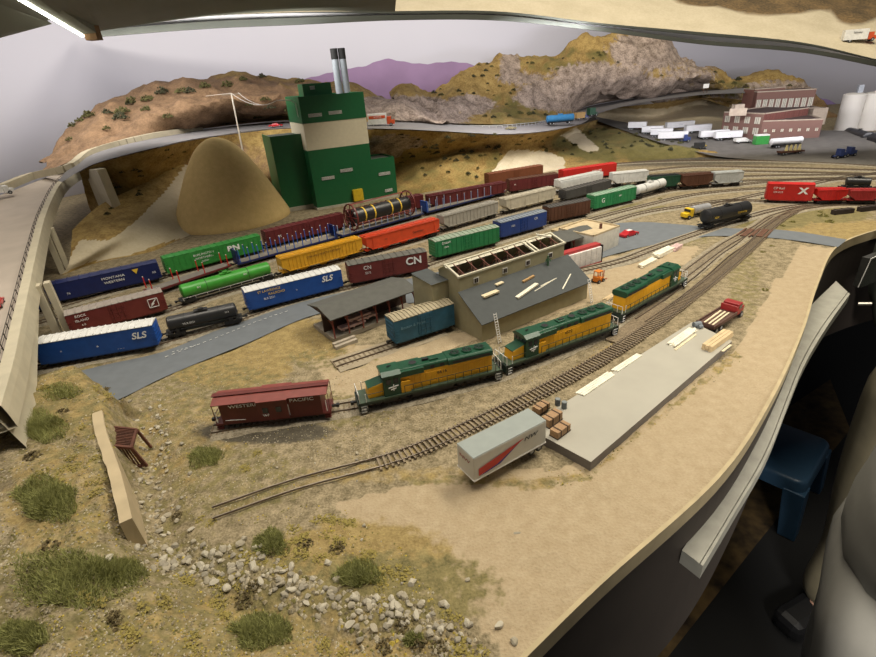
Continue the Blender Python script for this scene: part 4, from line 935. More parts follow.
# right annex
AR = at(398, 196); la = wl(AR); za = zat((398, 196), 158)
b = B(TG, TGD); b.bb(w1, la.x, .0, .12, .006, za); b.bb(w1, la.x - .003, .003, .117, za, za + .001, 1); b.bb(la.x - .003, la.x, 0, .12, za, za + .006); b.bb(w1, la.x, 0, .003, za, za + .006); b.bb(w1, la.x, .117, .12, za, za + .006); b.obj('right_annex', mill)
zl = zat((291, 207), 136); lb = wl(at(289, 208))
b = B(TG, TGD); b.bb(-.105, -.0, .055, .20, .012, zl); b.bb(-.10, -.004, .06, .19, zl, zl + .001, 1); b.bb(-.105, 0, .055, .058, zl, zl + .005); b.bb(-.105, -.102, .055, .20, zl, zl + .005); b.obj('left_annex', mill)
b = B(FND); b.bb(-.112, 0, .048, .205, 0, .013); b.bb(-.003, w1 + .003, -.004, dep, 0, .007); b.bb(w1, la.x + .002, -.002, .12, 0, .007); b.obj('foundation', mill)
WHm = M('louvre_white', (.75, .75, .70), .6)
def louvre(x, z, w_=.046, face=-.0012):
    b = B(WHm, TGD)
    for k in range(4): b.box(0, 0, -.003 + k * .0028, w_, .002, .0012, 0, ry=-.0)
    b.box(0, .0006, .001, w_, .001, .011, 1); b.obj('louvre', mill, (x, face, z))
louvre(.045, zb0 + .022); louvre(.115, zb0 + .024); 
for fx, pz in ((.055, 177), (.125, 172)): louvre(fx, zat((345, 206), pz))
louvre((w1 + la.x) / 2, zat((385, 198), 174)); louvre((w1 + la.x) / 2 + .01, zat((385, 198), 191), .03)
louvre(.06, zt + .028, .016, .0344)
b = B(M('yellow_hatch', (.65, .45, .02), .5)); b.bb(.135, .172, -.012, 0, .01, .05); b.obj('yellow_hopper_box', mill)
b = B(M('stack_grey', (.28, .31, .34), .45), M('stack_soot', (.015, .015, .015), .8))
zs = .507
for k in range(2):
    b = B(M('stack_grey', (.28, .31, .34), .45), M('stack_soot', (.015, .015, .015), .8)); b.cyl((0, 0, 0), (0, 0, zs - zt - .034), .0125, 18); b.cyl((0, 0, zs - zt - .034), (0, 0, zs - zt), .0127, 18, 1)
    b.obj('smoke_stack', mill, (w1 - .034 + .028 * k, dep * .80, zt), smooth=True)
b = B(WHm); P = [Vector((-.002, .04, zb0 + .02)), Vector((-.006, .03, zt - .012)), Vector((-.02, .03, zt - .002)), Vector((-.06, .05, zt + .0))]
for a, c in zip(P[:-1], P[1:]): b.bar(a, c, .0025)
b.obj('wire_mast', mill)
# ------------------------------------------------------------------ sand cone
sc = ground_mat('sand_cone', ((.60, .43, .17), (.70, .51, .22)), [], scale=60, bump=.5, fine=400)
cc = (at(176, 233) + at(283, 214)) / 2 + Vector((-.012, .06, 0)); r0 = (at(289, 214) - at(170, 233)).length / 2; hz = zat(tuple(proj(cc)), 137)
b = B(sc); N = 72; prof = [(1.0, 0), (1.0, .04), (.96, .10), (.84, .29), (.69, .50), (.53, .70), (.37, .87), (.18, .975), (.0, 1.0)]
v = []
for k, (r, z) in enumerate(prof):
    for j in range(N):
        a = 2 * PI * j / N; p = Vector((math.cos(a), math.sin(a), z * 3)); q = 1 + .02 * noise.noise(p * 2) ; v.append((math.cos(a) * r0 * r * q, math.sin(a) * r0 * r * q, z * hz))
b.mesh(v, [(k * N + j, k * N + (j + 1) % N, (k + 1) * N + (j + 1) % N, (k + 1) * N + j) for k in range(len(prof) - 1) for j in range(N)])
o = b.obj('sand_cone', loc=tuple(cc), smooth=True); tag(o, 'tall tan cone of sand left of the green mill', 'sand pile')
o.modifiers.new('s', 'SUBSURF').levels = 1
# ------------------------------------------------------------------ utility pole with wires
pb = at(247, 205, 0) ; pole = thing('utility_pole', 'slender pale pole with wires standing behind the sand cone', 'utility pole', atY(243, 156, 2.02))
pbz = pole.location.copy(); tp = atY(233, 93, 2.02); tp.x = pbz.x + (tp.x - pbz.x) * .6
PW = M('pole_pale', (.55, .50, .42), .7)
b = B(PW); b.cyl((0, 0, -.08), tp - pbz, .0035, 8, 0, .0025); b.obj('pole', pole)
b = B(M('crossarm', (.12, .09, .06), .8)); b.bar(tp - pbz + Vector((-.035, 0, -.004)), tp - pbz + Vector((.035, 0, -.004)), .004); b.obj('crossarm', pole)
b = B(M('wire', (.40, .36, .32), .6)); e = mill.matrix_basis @ Vector((-.06, .05, zt)) - pbz; s0 = tp - pbz
for o_ in (0, .025):
    P = [s0.lerp(e, t) + Vector((o_ * (1 - t), 0, -.10 * t * (1 - t) * 1.0)) for t in [k / 10 for k in range(11)]]
    for a, c in zip(P[:-1], P[1:]): b.bar(a, c, .0016)
e2 = atY(206, 96, 2.1) - pbz; b.bar(s0, e2, .0016); b.obj('wires', pole)
# ------------------------------------------------------------------ left viaduct
cv = M('viaduct_concrete', (.50, .45, .33), .8, var=.08, scale=40); rd = M('viaduct_road', (.42, .36, .30), .85, var=.08, scale=14)
EPX = [(86, 168, .175), (73, 174, .170), (58, 186, .160), (44, 214, .142), (34, 250, .127), (25, 290, .116), (16, 330, .110), (8, 365, .107), (-6, 412, .105)]
Eg = resample([at(*p) for p in EPX], 60)
vd = thing('highway_viaduct', 'curved beige concrete road viaduct crossing over the yard at the far left', 'bridge', (0, 0, 0))
def nl(P, i):
    a = P[max(0, i - 1)]; c = P[min(len(P) - 1, i + 1)]; d = (c - a); d.z = 0; d.normalize(); return Vector((d.y, -d.x, 0))   # towards -? 
sgn = 1 if (nl(Eg, 40).x < 0) else -1
FPX = [(70, 168, .180), (45, 178, .177), (20, 188, .165), (-10, 200, .15), (-60, 235, .13), (-110, 280, .118), (-150, 330, .112), (-190, 390, .107), (-230, 450, .105)]
Fg = resample([at(*p) for p in FPX], 60)
b = B(rd)
for i in range(59):
    for k in range(6):
        t0, t1_ = k / 6, (k + 1) / 6; b.q([Fg[i].lerp(Eg[i], t0), Fg[i].lerp(Eg[i], t1_), Fg[i + 1].lerp(Eg[i + 1], t1_), Fg[i + 1].lerp(Eg[i + 1], t0)])
b.obj('road_surface', vd, smooth=True)
b = B(cv); pr = [(.006, -.001), (.006, .005), (-.008, .005), (-.010, -.006), (-.012, -.026), (.010, -.028), (.09, -.022)]
for i in range(59):
    n0, n1 = nl(Eg, i) * sgn, nl(Eg, i + 1) * sgn
    for k in range(len(pr) - 1):
        b.q([Eg[i] + n0 * pr[k][0] + Vector((0, 0, pr[k][1])), Eg[i + 1] + n1 * pr[k][0] + Vector((0, 0, pr[k][1])), Eg[i + 1] + n1 * pr[k + 1][0] + Vector((0, 0, pr[k + 1][1])), Eg[i] + n0 * pr[k + 1][0] + Vector((0, 0, pr[k + 1][1]))])
    b.q([Fg[i] - Vector((0, 0, .02)), Eg[i] - Vector((0, 0, .022)), Eg[i + 1] - Vector((0, 0, .022)), Fg[i + 1] - Vector((0, 0, .02))])
b.obj('girder', vd, smooth=True)
b = B(M('railing_dark', (.06, .05, .04), .7))
R_ = resample(Eg, 90)
for i in range(0, 90):
    n0 = nl(R_, i) * sgn * .009; p = R_[i] + n0
    if i % 2 == 0: b.bar(p, p + Vector((0, 0, .011)), .0011)
    if i < 89: q = R_[i + 1] + nl(R_, i + 1) * sgn * .009; b.bar(p + Vector((0, 0, .011)), q + Vector((0, 0, .011)), .0009); b.bar(p + Vector((0, 0, .006)), q + Vector((0, 0, .006)), .0007)
b.obj('railing', vd)
def pier(base, toppx, w_=.018, off=0):
    bp = at(*base); zz = zat(base, toppx[1]); b = B(cv); b.box(0, 0, (zz + .0) / 2, w_ * .55, w_, zz); return b, bp, zz
for base, tpx, w_ in (((60, 337), (33, 285), .022), ((70, 334), (43, 282), .018), ((63, 273), (45, 233), .020), ((69, 270), (52, 228), .018)):
    b, bp, zz = pier(base, tpx, w_); o = b.obj('pier', vd, tuple(bp), rz=.5)
# abutment wall at the near end and the far triangular wing wall
b = B(cv)
for i in range(44, 59):
    def _f(k):
        n0 = nl(Eg, k) * sgn; u = max(0, (k - 40) / 19); return Eg[k] + n0 * .004 + Vector((0, 0, .004)), Vector((Eg[k].x, Eg[k].y, 0)) - n0 * (.002 + .010 * u) + Vector((0, 0, (.08 - .04 * u) if k > 40 else .08)), Vector((Eg[k].x, Eg[k].y, .04)) + n0 * .06
    a, c, e = _f(i); a2, c2, e2_ = _f(i + 1); b.q([a, c, c2, a2]); b.q([c, e, e2_, c2])
b.obj('abutment', vd, smooth=True)
b = B(cv); q0, q1 = at(84, 169, .20), at(97, 170, .21); g0, g1 = at(90, 222, .0), at(98, 205, .02); g0.z = .03
b.mesh([q0, q1, Vector((q1.x + .01, q1.y + .0, .03)), Vector((q0.x + .005, q0.y, .0)), q0 + Vector((.01, .03, 0)), q1 + Vector((.01, .03, 0)), Vector((q1.x + .02, q1.y + .03, .03)), Vector((q0.x + .015, q0.y + .03, 0))], [(0, 3, 2, 1), (4, 5, 6, 7), (0, 1, 5, 4), (1, 2, 6, 5), (0, 4, 7, 3)]); b.obj('wing_wall', vd)
# ------------------------------------------------------------------ retaining wall + rusty trestle frame in the gully
rw = M('retaining_plaster', (.46, .37, .23), .85, var=.1, scale=40)
b = B(rw); T = resample([at(102, 410, .052), at(106, 430, .052), at(113, 450, .052), at(120, 470, .051), at(126, 492, .049), at(132, 518, .042)], 30)
for i in range(29):
    def _g(k):
        n0 = nl(T, k); n0 = -n0 if n0.x > 0 else n0; w0 = .011 + .0012 * noise.noise(T[k] * 60); z = T[k].z; return [(T[k].x + n0.x * w0, T[k].y + n0.y * w0, -.01), (T[k].x + n0.x * w0, T[k].y + n0.y * w0, z), (T[k].x, T[k].y, z), (T[k].x + .003, T[k].y, -.012)]
    p, q = _g(i), _g(i + 1)
    for k in range(3): b.q([p[k], p[k + 1], q[k + 1], q[k]])
    if i == 0: b.q(p)
    if i == 28: b.q(q)
tag(b.obj('retaining_wall'), 'narrow tan plaster retaining wall above the rocky gully', 'retaining wall')
rust = M('rusty_frame', (.10, .035, .02), .8, var=.3)
g = at(118, 470, .0); g2 = at(147, 466, -.006); tr = thing('rusty_trestle', 'rusty brown lattice frame leaning in the gully beside the plaster wall', 'trestle', g); gv = g2 - g; h_ = .038
b = B(rust)
b.bar((0, 0, 0), (0, 0, h_), .003); b.bar(gv, gv * .75 + Vector((0, 0, h_ * .8)), .003); b.bar((0, 0, h_), gv * .75 + Vector((0, 0, h_ * .8)), .003); b.bar((0, 0, .002), gv + Vector((0, 0, .002)), .003)
for k in range(1, 9): t = k / 9; b.bar(gv * t, gv * t * .78 + Vector((0, 0, h_ * (1 - .2 * t))), .0014)
b.obj('lattice_panel', tr)
b = B(rust); 
dvv = Vector((-.012, .036, 0))
b.bar(dvv, dvv + Vector((0, 0, h_)), .003); b.bar(Vector((0, 0, h_)), dvv + Vector((0, 0, h_)), .003); b.bar(gv + dvv, gv * .75 + dvv + Vector((0, 0, h_ * .8)), .003); b.bar(dvv + Vector((0, 0, h_)), gv * .75 + dvv + Vector((0, 0, h_ * .8)), .003); b.bar(gv * .75 + Vector((0, 0, h_ * .8)), gv * .75 + dvv + Vector((0, 0, h_ * .8)), .003)
for k in range(1, 12): t = k / 12; b.bar(dvv * t, dvv * t + Vector((0, 0, h_)), .0013); b.bar(dvv * t + Vector((0, 0, h_)), dvv * t + gv * .75 + Vector((0, 0, h_ * .8)), .0013)
b.obj('lattice_deck', tr)
# ------------------------------------------------------------------ lumber building
WALL = M('building_khaki', (.34, .31, .19), .8, var=.06); WALLL = M('building_trim_cream', (.55, .52, .40), .7); LTR = M('lean_to_roof', (.055, .062, .062), .75, var=.08); DARK = M('dark_interior', (.03, .018, .012), .9)
c0 = at(455.6, 333); c1 = at(482, 342); # left back / left front base of the lean-to left wall
# lean-to eave far right corner directly on the near wall
hz_f = zat((482, 342), 323); hz_b = zat((455.6, 333), 295)
rgt = at(588, 281, hz_f); dirv = Vector((rgt.x, rgt.y, 0)) - Vector((c1.x, c1.y, 0)); Lb = dirv.length; by = math.atan2(dirv.y, dirv.x)
LB = thing('lumber_building', 'khaki lumber shed with open trussed skylight and grey lean-to roof', 'building', c1, by)
def lb(p): d = p - c1; return Vector((d.x * math.cos(by) + d.y * math.sin(by), -d.x * math.sin(by) + d.y * math.cos(by), 0))
dpt = abs(lb(c0).y); 
b = B(WALL); b.mesh([(0, 0, 0), (Lb, 0, 0), (Lb, 0, hz_f), (0, 0, hz_f), (0, dpt, 0), (Lb, dpt, 0), (Lb, dpt, hz_b), (0, dpt, hz_b)], [(0, 1, 2, 3), (0, 3, 7, 4), (1, 5, 6, 2)]); b.obj('lean_to_wall', LB)
b = B(LTR); b.mesh([(-.004, -.006, hz_f - .002), (Lb + .004, -.006, hz_f - .002), (Lb + .004, dpt, hz_b + .001), (-.004, dpt, hz_b + .001), (-.004, -.006, hz_f - .0005), (Lb + .004, -.006, hz_f - .0005), (Lb + .004, dpt, hz_b + .0025), (-.004, dpt, hz_b + .0025)], [(3, 2, 1, 0), (4, 5, 6, 7), (0, 1, 5, 4), (0, 4, 7, 3), (1, 2, 6, 5)]); b.obj('lean_to_roof', LB)
# main block
ez = zat((455.6, 333), 280); mw = .060; pk = ez + .012; my0 = dpt; mL = Lb * .97
prof = [(my0, 0), (my0 + mw, 0), (my0 + mw, ez), (my0 + mw * .62, pk), (my0, ez)]
b = B(WALL); n_ = 5
b.mesh([(0, y, z) for y, z in prof] + [(mL, y, z) for y, z in prof], [(0, 1, 2, 3, 4)[::-1], (5, 6, 7, 8, 9), (4, 0, 5, 9), (1, 2, 7, 6)]); b.obj('main_wall', LB)
b = B(DARK); b.bb(-.0006, .0, my0 + .020, my0 + .042, 0, .040); b.bb(-.0006, .0, my0 + .024, my0 + .038, .040, .046); b.obj('doorway', LB)
b = B(WALLL); b.mesh([(-.004, my0 + mw + .004, ez - .001), (mL + .004, my0 + mw + .004, ez - .001), (mL + .004, my0 + mw * .62, pk + .001), (-.004, my0 + mw * .62, pk + .001), (-.004, my0 + mw * .50, pk - .0020), (mL + .004, my0 + mw * .50, pk - .0020)], [(0, 3, 2, 1), (3, 4, 5, 2)][::1]); 
b.mesh([(-.004, my0 + mw * .62, pk + .001), (mL + .004, my0 + mw * .62, pk + .001), (mL + .004, my0 + mw + .004, ez - .001), (-.004, my0 + mw + .004, ez - .001)], [(0, 1, 2, 3)])
b.obj('back_roof', LB)
b = B(DARK); b.mesh([(0, my0 + .002, ez - .012), (mL, my0 + .002, ez - .012), (mL, my0 + mw * .60, ez - .010), (0, my0 + mw * .60, ez - .010)], [(0, 1, 2, 3)]); b.obj('skylight_floor', LB)
b = B(WALLL)
def rp_(x, t): return Vector((x, my0 + mw * .62 * t, ez + (pk - ez) * t + .001))
for x in (0, mL * .70, mL * .735, mL): b.bar(rp_(x, 0), rp_(x, 1), .003, w=.0035)
b.bar(rp_(-.003, 0), rp_(mL + .003, 0), .0032, w=.0035); b.bar(rp_(-.003, 1), rp_(mL + .003, 1), .003, w=.004)
b.obj('skylight_frame', LB)
wood = M('truss_wood', (.16, .06, .04), .8)
nt_ = 9
for k in range(nt_):
    if k == 6: continue
    x = mL * (k + .5) / nt_; b = B(wood); b.bar(rp_(0, 0) - Vector((0, 0, .001)), rp_(0, 1), .0014); b.bar((0, my0 + .003, ez - .011), rp_(0, .5), .0012); b.bar(rp_(0, .5), (0, my0 + mw * .58, ez - .009), .0012); b.bar((0, my0 + .02, ez - .010), rp_(.012, .9), .0012); b.obj('roof_truss', LB, (x, 0, 0))
for fx, bz in ((.14, 0), (.40, 0), (.62, 0), (.85, 0)):
    b = B(WHITE, DARK); x = mL * fx; zc = hz_b + (ez - hz_b) * .48
    b.box(0, 0, 0, .011, .0012, .010, 0); b.box(-.0022, -.0006, 0, .0035, .001, .0075, 1); b.box(.0022, -.0006, 0, .0035, .001, .0075, 1); b.obj('window', LB, (x, my0 - .0006, zc))
b = B(M('vent_brown', (.2, .12, .08), .7)); b.cyl((0, 0, 0), (0, 0, .006), .0022, 8); b.obj('roof_vent', LB, (mL * .45, my0 + mw * .75, pk - .003))
# annex behind, left
b = B(WALL, LTR); x0, x1, y0, y1, za_ = -.034, 0, my0 + mw * .55, my0 + mw + .035, ez - .012
b.bb(x0, x1, y0, y1, 0, za_); b.mesh([(x0 - .002, y0 - .002, za_), (x1, y0 - .002, za_), (x1, y1, za_ + .004), (x0 - .002, y1, za_ + .004)], [(0, 1, 2, 3)], 1); b.obj('annex', LB)
b = B(DARK); b.bb(-.022, -.008, y0 - .0008, y0, 0, .03); b.obj('annex_door', LB)
# ladders on the lean-to
def ladder(p, top, n, label):
    a = at(*p); t_ = Vector(top); b = B(WHITE); d = (t_ - a); s = Vector((d.y, -d.x, 0)); s = Vector((math.cos(by), math.sin(by), 0)) * .003
    b.bar(a - s, t_ - s, .0008); b.bar(a + s, t_ + s, .0008)
    for k in range(n): q = a.lerp(t_, (k + .5) / n); b.bar(q - s, q + s, .0007)
    tag(b.obj('ladder'), label, 'ladder')
M_LB = Matrix.Translation(c1) @ Matrix.Rotation(by, 4, 'Z')
ladder((500, 343), M_LB @ Vector((.024, -.006, hz_f + .012)), 12, 'white ladder leaning on the left end of the lean-to roof')
ladder((592, 303), M_LB @ Vector((Lb - .006, -.006, hz_f + .008)), 10, 'white ladder leaning on the right end of the lean-to roof')
# boards lying on the lean-to roof
def on_roof(px, py):
    # intersect the ray with the lean-to roof plane
    o = Vector((0, 0, H)); d = Vector(ray(px, py)); P0 = M_LB @ Vector((0, 0, hz_f)); P1 = M_LB @ Vector((Lb, 0, hz_f)); P2 = M_LB @ Vector((0, dpt, hz_b)); nn = (P1 - P0).cross(P2 - P0).normalized()
    t = (P0 - o).dot(nn) / d.dot(nn); return o + d * t, nn
RB = [((482, 298), (497, 292), .010, 'cream plywood pieces stacked at the left of the lean-to roof', .003, LUMBER), ((495, 286), (502, 283), .008, 'small cream board near the top left of the lean-to roof', .002, LUMBER),
      ((516, 299), (536, 285), .0075, 'wide white board pile in the middle of the lean-to roof', .003, LUMW), ((522, 283), (533, 277), .004, 'short tan plank with feet on the lean-to roof', .003, M('tan_plank', (.45, .28, .12), .7)),
      ((534, 292), (554, 280), .0018, 'thin crossed white strip on the lean-to roof', .001, LUMW), ((540, 287), (556, 279), .0015, 'second thin white strip beside the crossed one', .001, LUMW), ((562, 290), (570, 275), .002, 'narrow white board at the right of the lean-to roof', .0015, LUMW)]
for (a, c, ww, lab, th, mt) in RB:
    A, nn = on_roof(*a); C, _ = on_roof(*c); o_ = nn * (th / 2 + .002) * (1 if nn.z > 0 else -1)
    mid = (A + C) / 2; b = B(mt); b.bar(A - mid, C - mid, th, w=ww); tag(b.obj('roof_board', loc=tuple(mid + o_)), lab, 'board')
b = B(LUMW); q = M_LB @ Vector((mL * .86, my0 + mw * .3, pk + .006)); b.bar((-.016, .004, .004), (.012, -.002, -.001), .003, w=.004); tag(b.obj('roof_board', loc=tuple(q)), 'white board lying across the top of the open skylight', 'board')
# worker figure on the building
b = B(M('figure_green', (.05, .12, .06), .7)); q = M_LB @ Vector((mL * .80, my0 - .007, hz_b - .004)); b.cyl((0, 0, 0), (0, 0, .010), .0022, 8); b.cyl((0, 0, .010), (0, 0, .016), .003, 8, 0, .002); b.cyl((0, 0, .0165), (0, 0, .0205), .0017, 8); b.cyl((-.003, 0, .015), (-.005, -.003, .009), .0009, 6); b.cyl((.003, 0, .015), (.005, -.003, .010), .0009, 6)
tag(b.obj('worker_figurine', loc=tuple(q)), 'tiny worker figure standing on the lean-to roof by the last window', 'figurine')
# ------------------------------------------------------------------ open sheds
def shed(label, FLp, FRp, BLp, eave, width_px=None, posts=8, floor=True):
    pass
def open_shed(label, fl, fr, ridge_l, h, depth, nposts=7, rise=.010):
    a = at(*fl, h); c = at(*fr, h); d = c - a; L = d.length; yw = math.atan2(d.y, d.x); t = thing('open_shed', label, 'shed', Vector((a.x, a.y, 0)), yw)
    b = B(LTR if False else M('shed_roof', (.085, .085, .075), .8, var=.1)); e = .0
    pr = [(-.004, h), (depth * .5, h + rise), (depth + .004, h), (depth + .004, h + .0015), (depth * .5, h + rise + .0018), (-.004, h + .0015)]
    b.prism([(y, z) for y, z in pr], -.003, L + .003); b.obj('roof', t)
    b = B(M('shed_dark_wood', (.07, .04, .03), .8)); b.bb(0, L, depth * .45, depth * .47, 0, h); b.prism([(0, h - .001), (depth, h - .001), (depth * .5, h + rise - .001)], 0, .002); b.prism([(0, h - .001), (depth, h - .001), (depth * .5, h + rise - .001)], L - .002, L); b.obj('back_wall', t)
    b = B(M('shed_floor', (.30, .26, .20), .8)); b.bb(0, L, .004, depth, 0, .008); b.obj('platform', t)
    for k in range(nposts):
        x = .003 + (L - .006) * k / (nposts - 1)
        b = B(M('post_red', (.22, .05, .035), .7)); b.bar((0, 0, .008), (0, 0, h), .002); b.bar((0, 0, h * .6), (0, .008, h), .0014); b.bar((-.006, 0, h), (0, 0, h * .7), .0014); b.obj('post', t, (x, .003, 0))
    return t, L
t1_, L1_ = open_shed('long low open sided shed with a dull grey roof behind the blue boxcar', (331, 320), (416, 290), None, .046, .085)
t2_, L2_ = open_shed('open shed with a grey roof between the lumber building and the beige store', (541, 249), (597, 233), None, .042, .07, 6)
# lumber loads in the left shed
for k, (x, z, ln) in enumerate(((.045, .014, .05), (.075, .020, .04), (.060, .026, .045))):
    b = B(M('pink_lumber', (.60, .42, .40), .6)); [b.bb(-ln / 2, ln / 2, -.008 + j * .004, -.005 + j * .004, 0, .004) for j in range(4)]; [b.box(sx * ln * .4, 0, -.001, .002, .018, .002) for sx in (-1, 0, 1)]
    q = t1_.matrix_basis @ Vector((x, .018, z)); tag(b.obj('lumber_pack', loc=tuple(q), rz=t1_.rotation_euler.z), ('bottom', 'middle', 'top')[k] + ' pale pink lumber pack under the long low shed', 'lumber pack', 'lumber packs in the low shed')
b = B(M('shed_step', (.38, .33, .26), .8)); p = at(345, 345); b.bb(-.020, .022, -.007, .007, 0, .006); b.bb(-.020, .022, .0, .007, .006, .009); tag(b.obj('loading_step', loc=tuple(p), rz=t1_.rotation_euler.z), 'tan loading step on the ground at the left end of the low shed', 'step')
# wrapped white lumber stack with red top
a = at(563, 274); c = at(601, 262.5); d = c - a; yw = math.atan2(d.y, d.x); wr = thing('wrapped_lumber_stack', 'white wrapped lumber stack with a red top at the end of the shed', 'lumber stack', a, yw); L = d.length; hh = zat((601, 264), 248)
b = B(M('white_wrap', (.72, .70, .68), .5)); 
for j in range(4):
    for i in range(7): b.bb(i * L / 7 + .0006, (i + 1) * L / 7 - .0006, 0, .02, .003 + j * (hh - .003) / 4 + .0005, .003 + (j + 1) * (hh - .003) / 4)
b.obj('bundles', wr)
b = B(M('red_frame', (.38, .03, .03), .5), BLACK); b.bb(-.002, L + .002, -.001, .021, 0, .003); b.bb(-.001, L + .001, .006, .022, hh, hh + .006); b.bb(L, L + .002, -.001, .021, 0, hh + .004, 1); b.bb(0, L, .002, .02, .003, hh - .001); b.obj('frame', wr)
# beige flat-roofed store
a = at(592, 257); c = at(618, 246); d = c - a; yw = math.atan2(d.y, d.x); L = d.length; hh = zat((618, 244), 225)
st = thing('flat_roofed_store', 'beige flat roofed building with a white side wall next to the parked red car', 'building', a, yw)
b = B(M('store_white', (.66, .63, .55), .6)); b.bb(0, L, 0, .10, 0, hh); b.obj('wall', st)
b = B(M('store_roof', (.50, .40, .25), .8)); b.bb(.002, L - .002, .002, .098, hh, hh + .001); b.bb(0, L, 0, .003, hh, hh + .004); b.bb(L - .003, L, 0, .10, hh, hh + .004); b.bb(0, L, .097, .10, hh, hh + .004); b.bb(0, .003, 0, .1, hh, hh + .004); b.obj('roof', st)
b = B(M('chimney_brown', (.14, .06, .04), .8)); b.box(L * .6, .025, hh + .007, .005, .005, .012); b.obj('chimney', st)
b = B(M('store_annex', (.40, .31, .17), .8)); b.bb(L * .2, L, .10, .14, 0, hh * .75); b.obj('rear_annex', st)
# ------------------------------------------------------------------ dock with cargo
DM = M('dock_top', (.38, .36, .30), .8, var=.05, scale=25); DS = M('dock_side', (.17, .15, .13), .8)
dz = .013
dA, dB, dC = at(526, 427, dz), at(591, 462, dz), at(732, 341, dz); dD = at(692, 322, dz)
dk_ = thing('loading_dock', 'long pale grey concrete loading dock beside the siding', 'loading dock', (0, 0, 0))
b = B(DM); b.q([dB, dC, dD, dA][::1]); b.obj('dock_top', dk_)
b = B(DS); Q = [dB, dC, dD, dA]
for i in range(4): p, q = Q[i], Q[(i + 1) % 4]; b.q([Vector((p.x, p.y, -.004)), Vector((q.x, q.y, -.004)), q - Vector((0, 0, .0001)), p - Vector((0, 0, .0001))])
b.obj('dock_side', dk_)
dyaw = math.atan2(dC.y - dB.y, dC.x - dB.x)
CRT = M('crate_wood', (.33, .20, .10), .7, var=.2, scale=300); CRD = M('crate_strap', (.06, .035, .02), .8)
def crate(px, py, lx, ly, h, label, rz=0, z=dz):
    p = at(px, py, z); t = thing('wooden_crate', label, 'crate', p, dyaw + rz, 'wooden crates on the dock end')
    b = B(CRT); b.bb(-lx / 2, lx / 2, -ly / 2, ly / 2, 0, h); b.obj('box', t, bevel=.0006)
    b = B(CRD)
    for x in (-lx * .25, lx * .25): b.bb(x - .0008, x + .0008, -ly / 2 - .0004, ly / 2 + .0004, -.0, h + .0005)
    b.bb(-lx / 2 - .0004, lx / 2 + .0004, -ly / 2 - .0004, ly / 2 + .0004, .0, .0016); b.obj('strap', t)
crate(560, 433, .025, .012, .010, 'wooden crate nearest the dock corner, front one of three'); crate(552, 422, .026, .012, .012, 'wooden crate between the front and back crates at the dock end'); crate(541, 410, .022, .012, .009, 'wooden crate farthest back beside the siding rails', z=0.004)
for (x, y, lb_) in ((557.5, 405, 'grey drum on the left of the pair behind the crates'), (564, 408, 'grey drum on the right of the pair behind the crates')):
    t = thing('steel_drum', lb_, 'drum', at(x, y, dz), 0, 'drums on the dock'); b = B(M('drum_grey', (.10, .115, .115), .5)); b.cyl((0, 0, 0), (0, 0, .0095), .0034, 16); [b.cyl((0, 0, z), (0, 0, z + .0006), .0036, 16) for z in (0, .003, .006, .009)]; b.obj('barrel', t); b = B(M('drum_lid', (.20, .22, .22), .5)); b.cyl((0, 0, .0095), (0, 0, .0099), .0030, 16); b.obj('lid', t)
def boards(a, c, n, wd, label, th=.0016, z=dz, mt=LUMW, jit=1, name='lumber_pile', layers=1, tilt=0):
    A, C = at(a[0], a[1], z), at(c[0], c[1], z); d = (C - A); L = d.length; yw = math.atan2(d.y, d.x); t = thing(name, label, 'lumber', (A + C) / 2, yw)
    rg_ = random.Random(int(a[0]))
    for l in range(layers):
        for k in range(n):
            b = B(mt); b.box(rg_.uniform(-.004, .004) * jit, (k - (n - 1) / 2) * wd * 1.12, th / 2 + l * th * 1.03 + .0001, L * rg_.uniform(.92, 1), wd, th, 0, rz=rg_.uniform(-.012, .012) * jit); b.obj('board', t)
boards((578, 396), (611, 374), 4, .0028, 'white boards in a low row near the left half of the dock', layers=1)
boards((615, 371), (641, 354), 3, .0028, 'narrow white boards in the middle of the dock beside the rails', layers=1)
boards((671, 346), (693, 330), 4, .0030, 'larger pile of white boards near the far end of the dock', layers=2)
boards((675, 350), (697, 334), 2, .0015, 'loose thin cream strips beside the larger board pile', mt=LUMBER, th=.001)
boards((706, 351), (728, 335), 3, .0045, 'tall tan beam stack at the far right corner of the dock', layers=2, th=.0045, mt=M('tan_beam', (.58, .44, .25), .7), jit=.3)
boards((722, 352), (731, 345), 2, .0015, 'thin cream strips lying beside the tan beam stack', mt=LUMBER, th=.001)
b = B(M('tarp_grey', (.16, .18, .20), .6)); p = at(697, 327, dz); b.cyl((-.006, 0, .0045), (.006, .002, .0045), .0045, 14); b.cyl((-.001, -.006, .003), (.006, -.004, .003), .003, 10); tag(b.obj('grey_bundle', loc=tuple(p)), 'rounded grey tarped bundle at the far end of the dock', 'bundle')
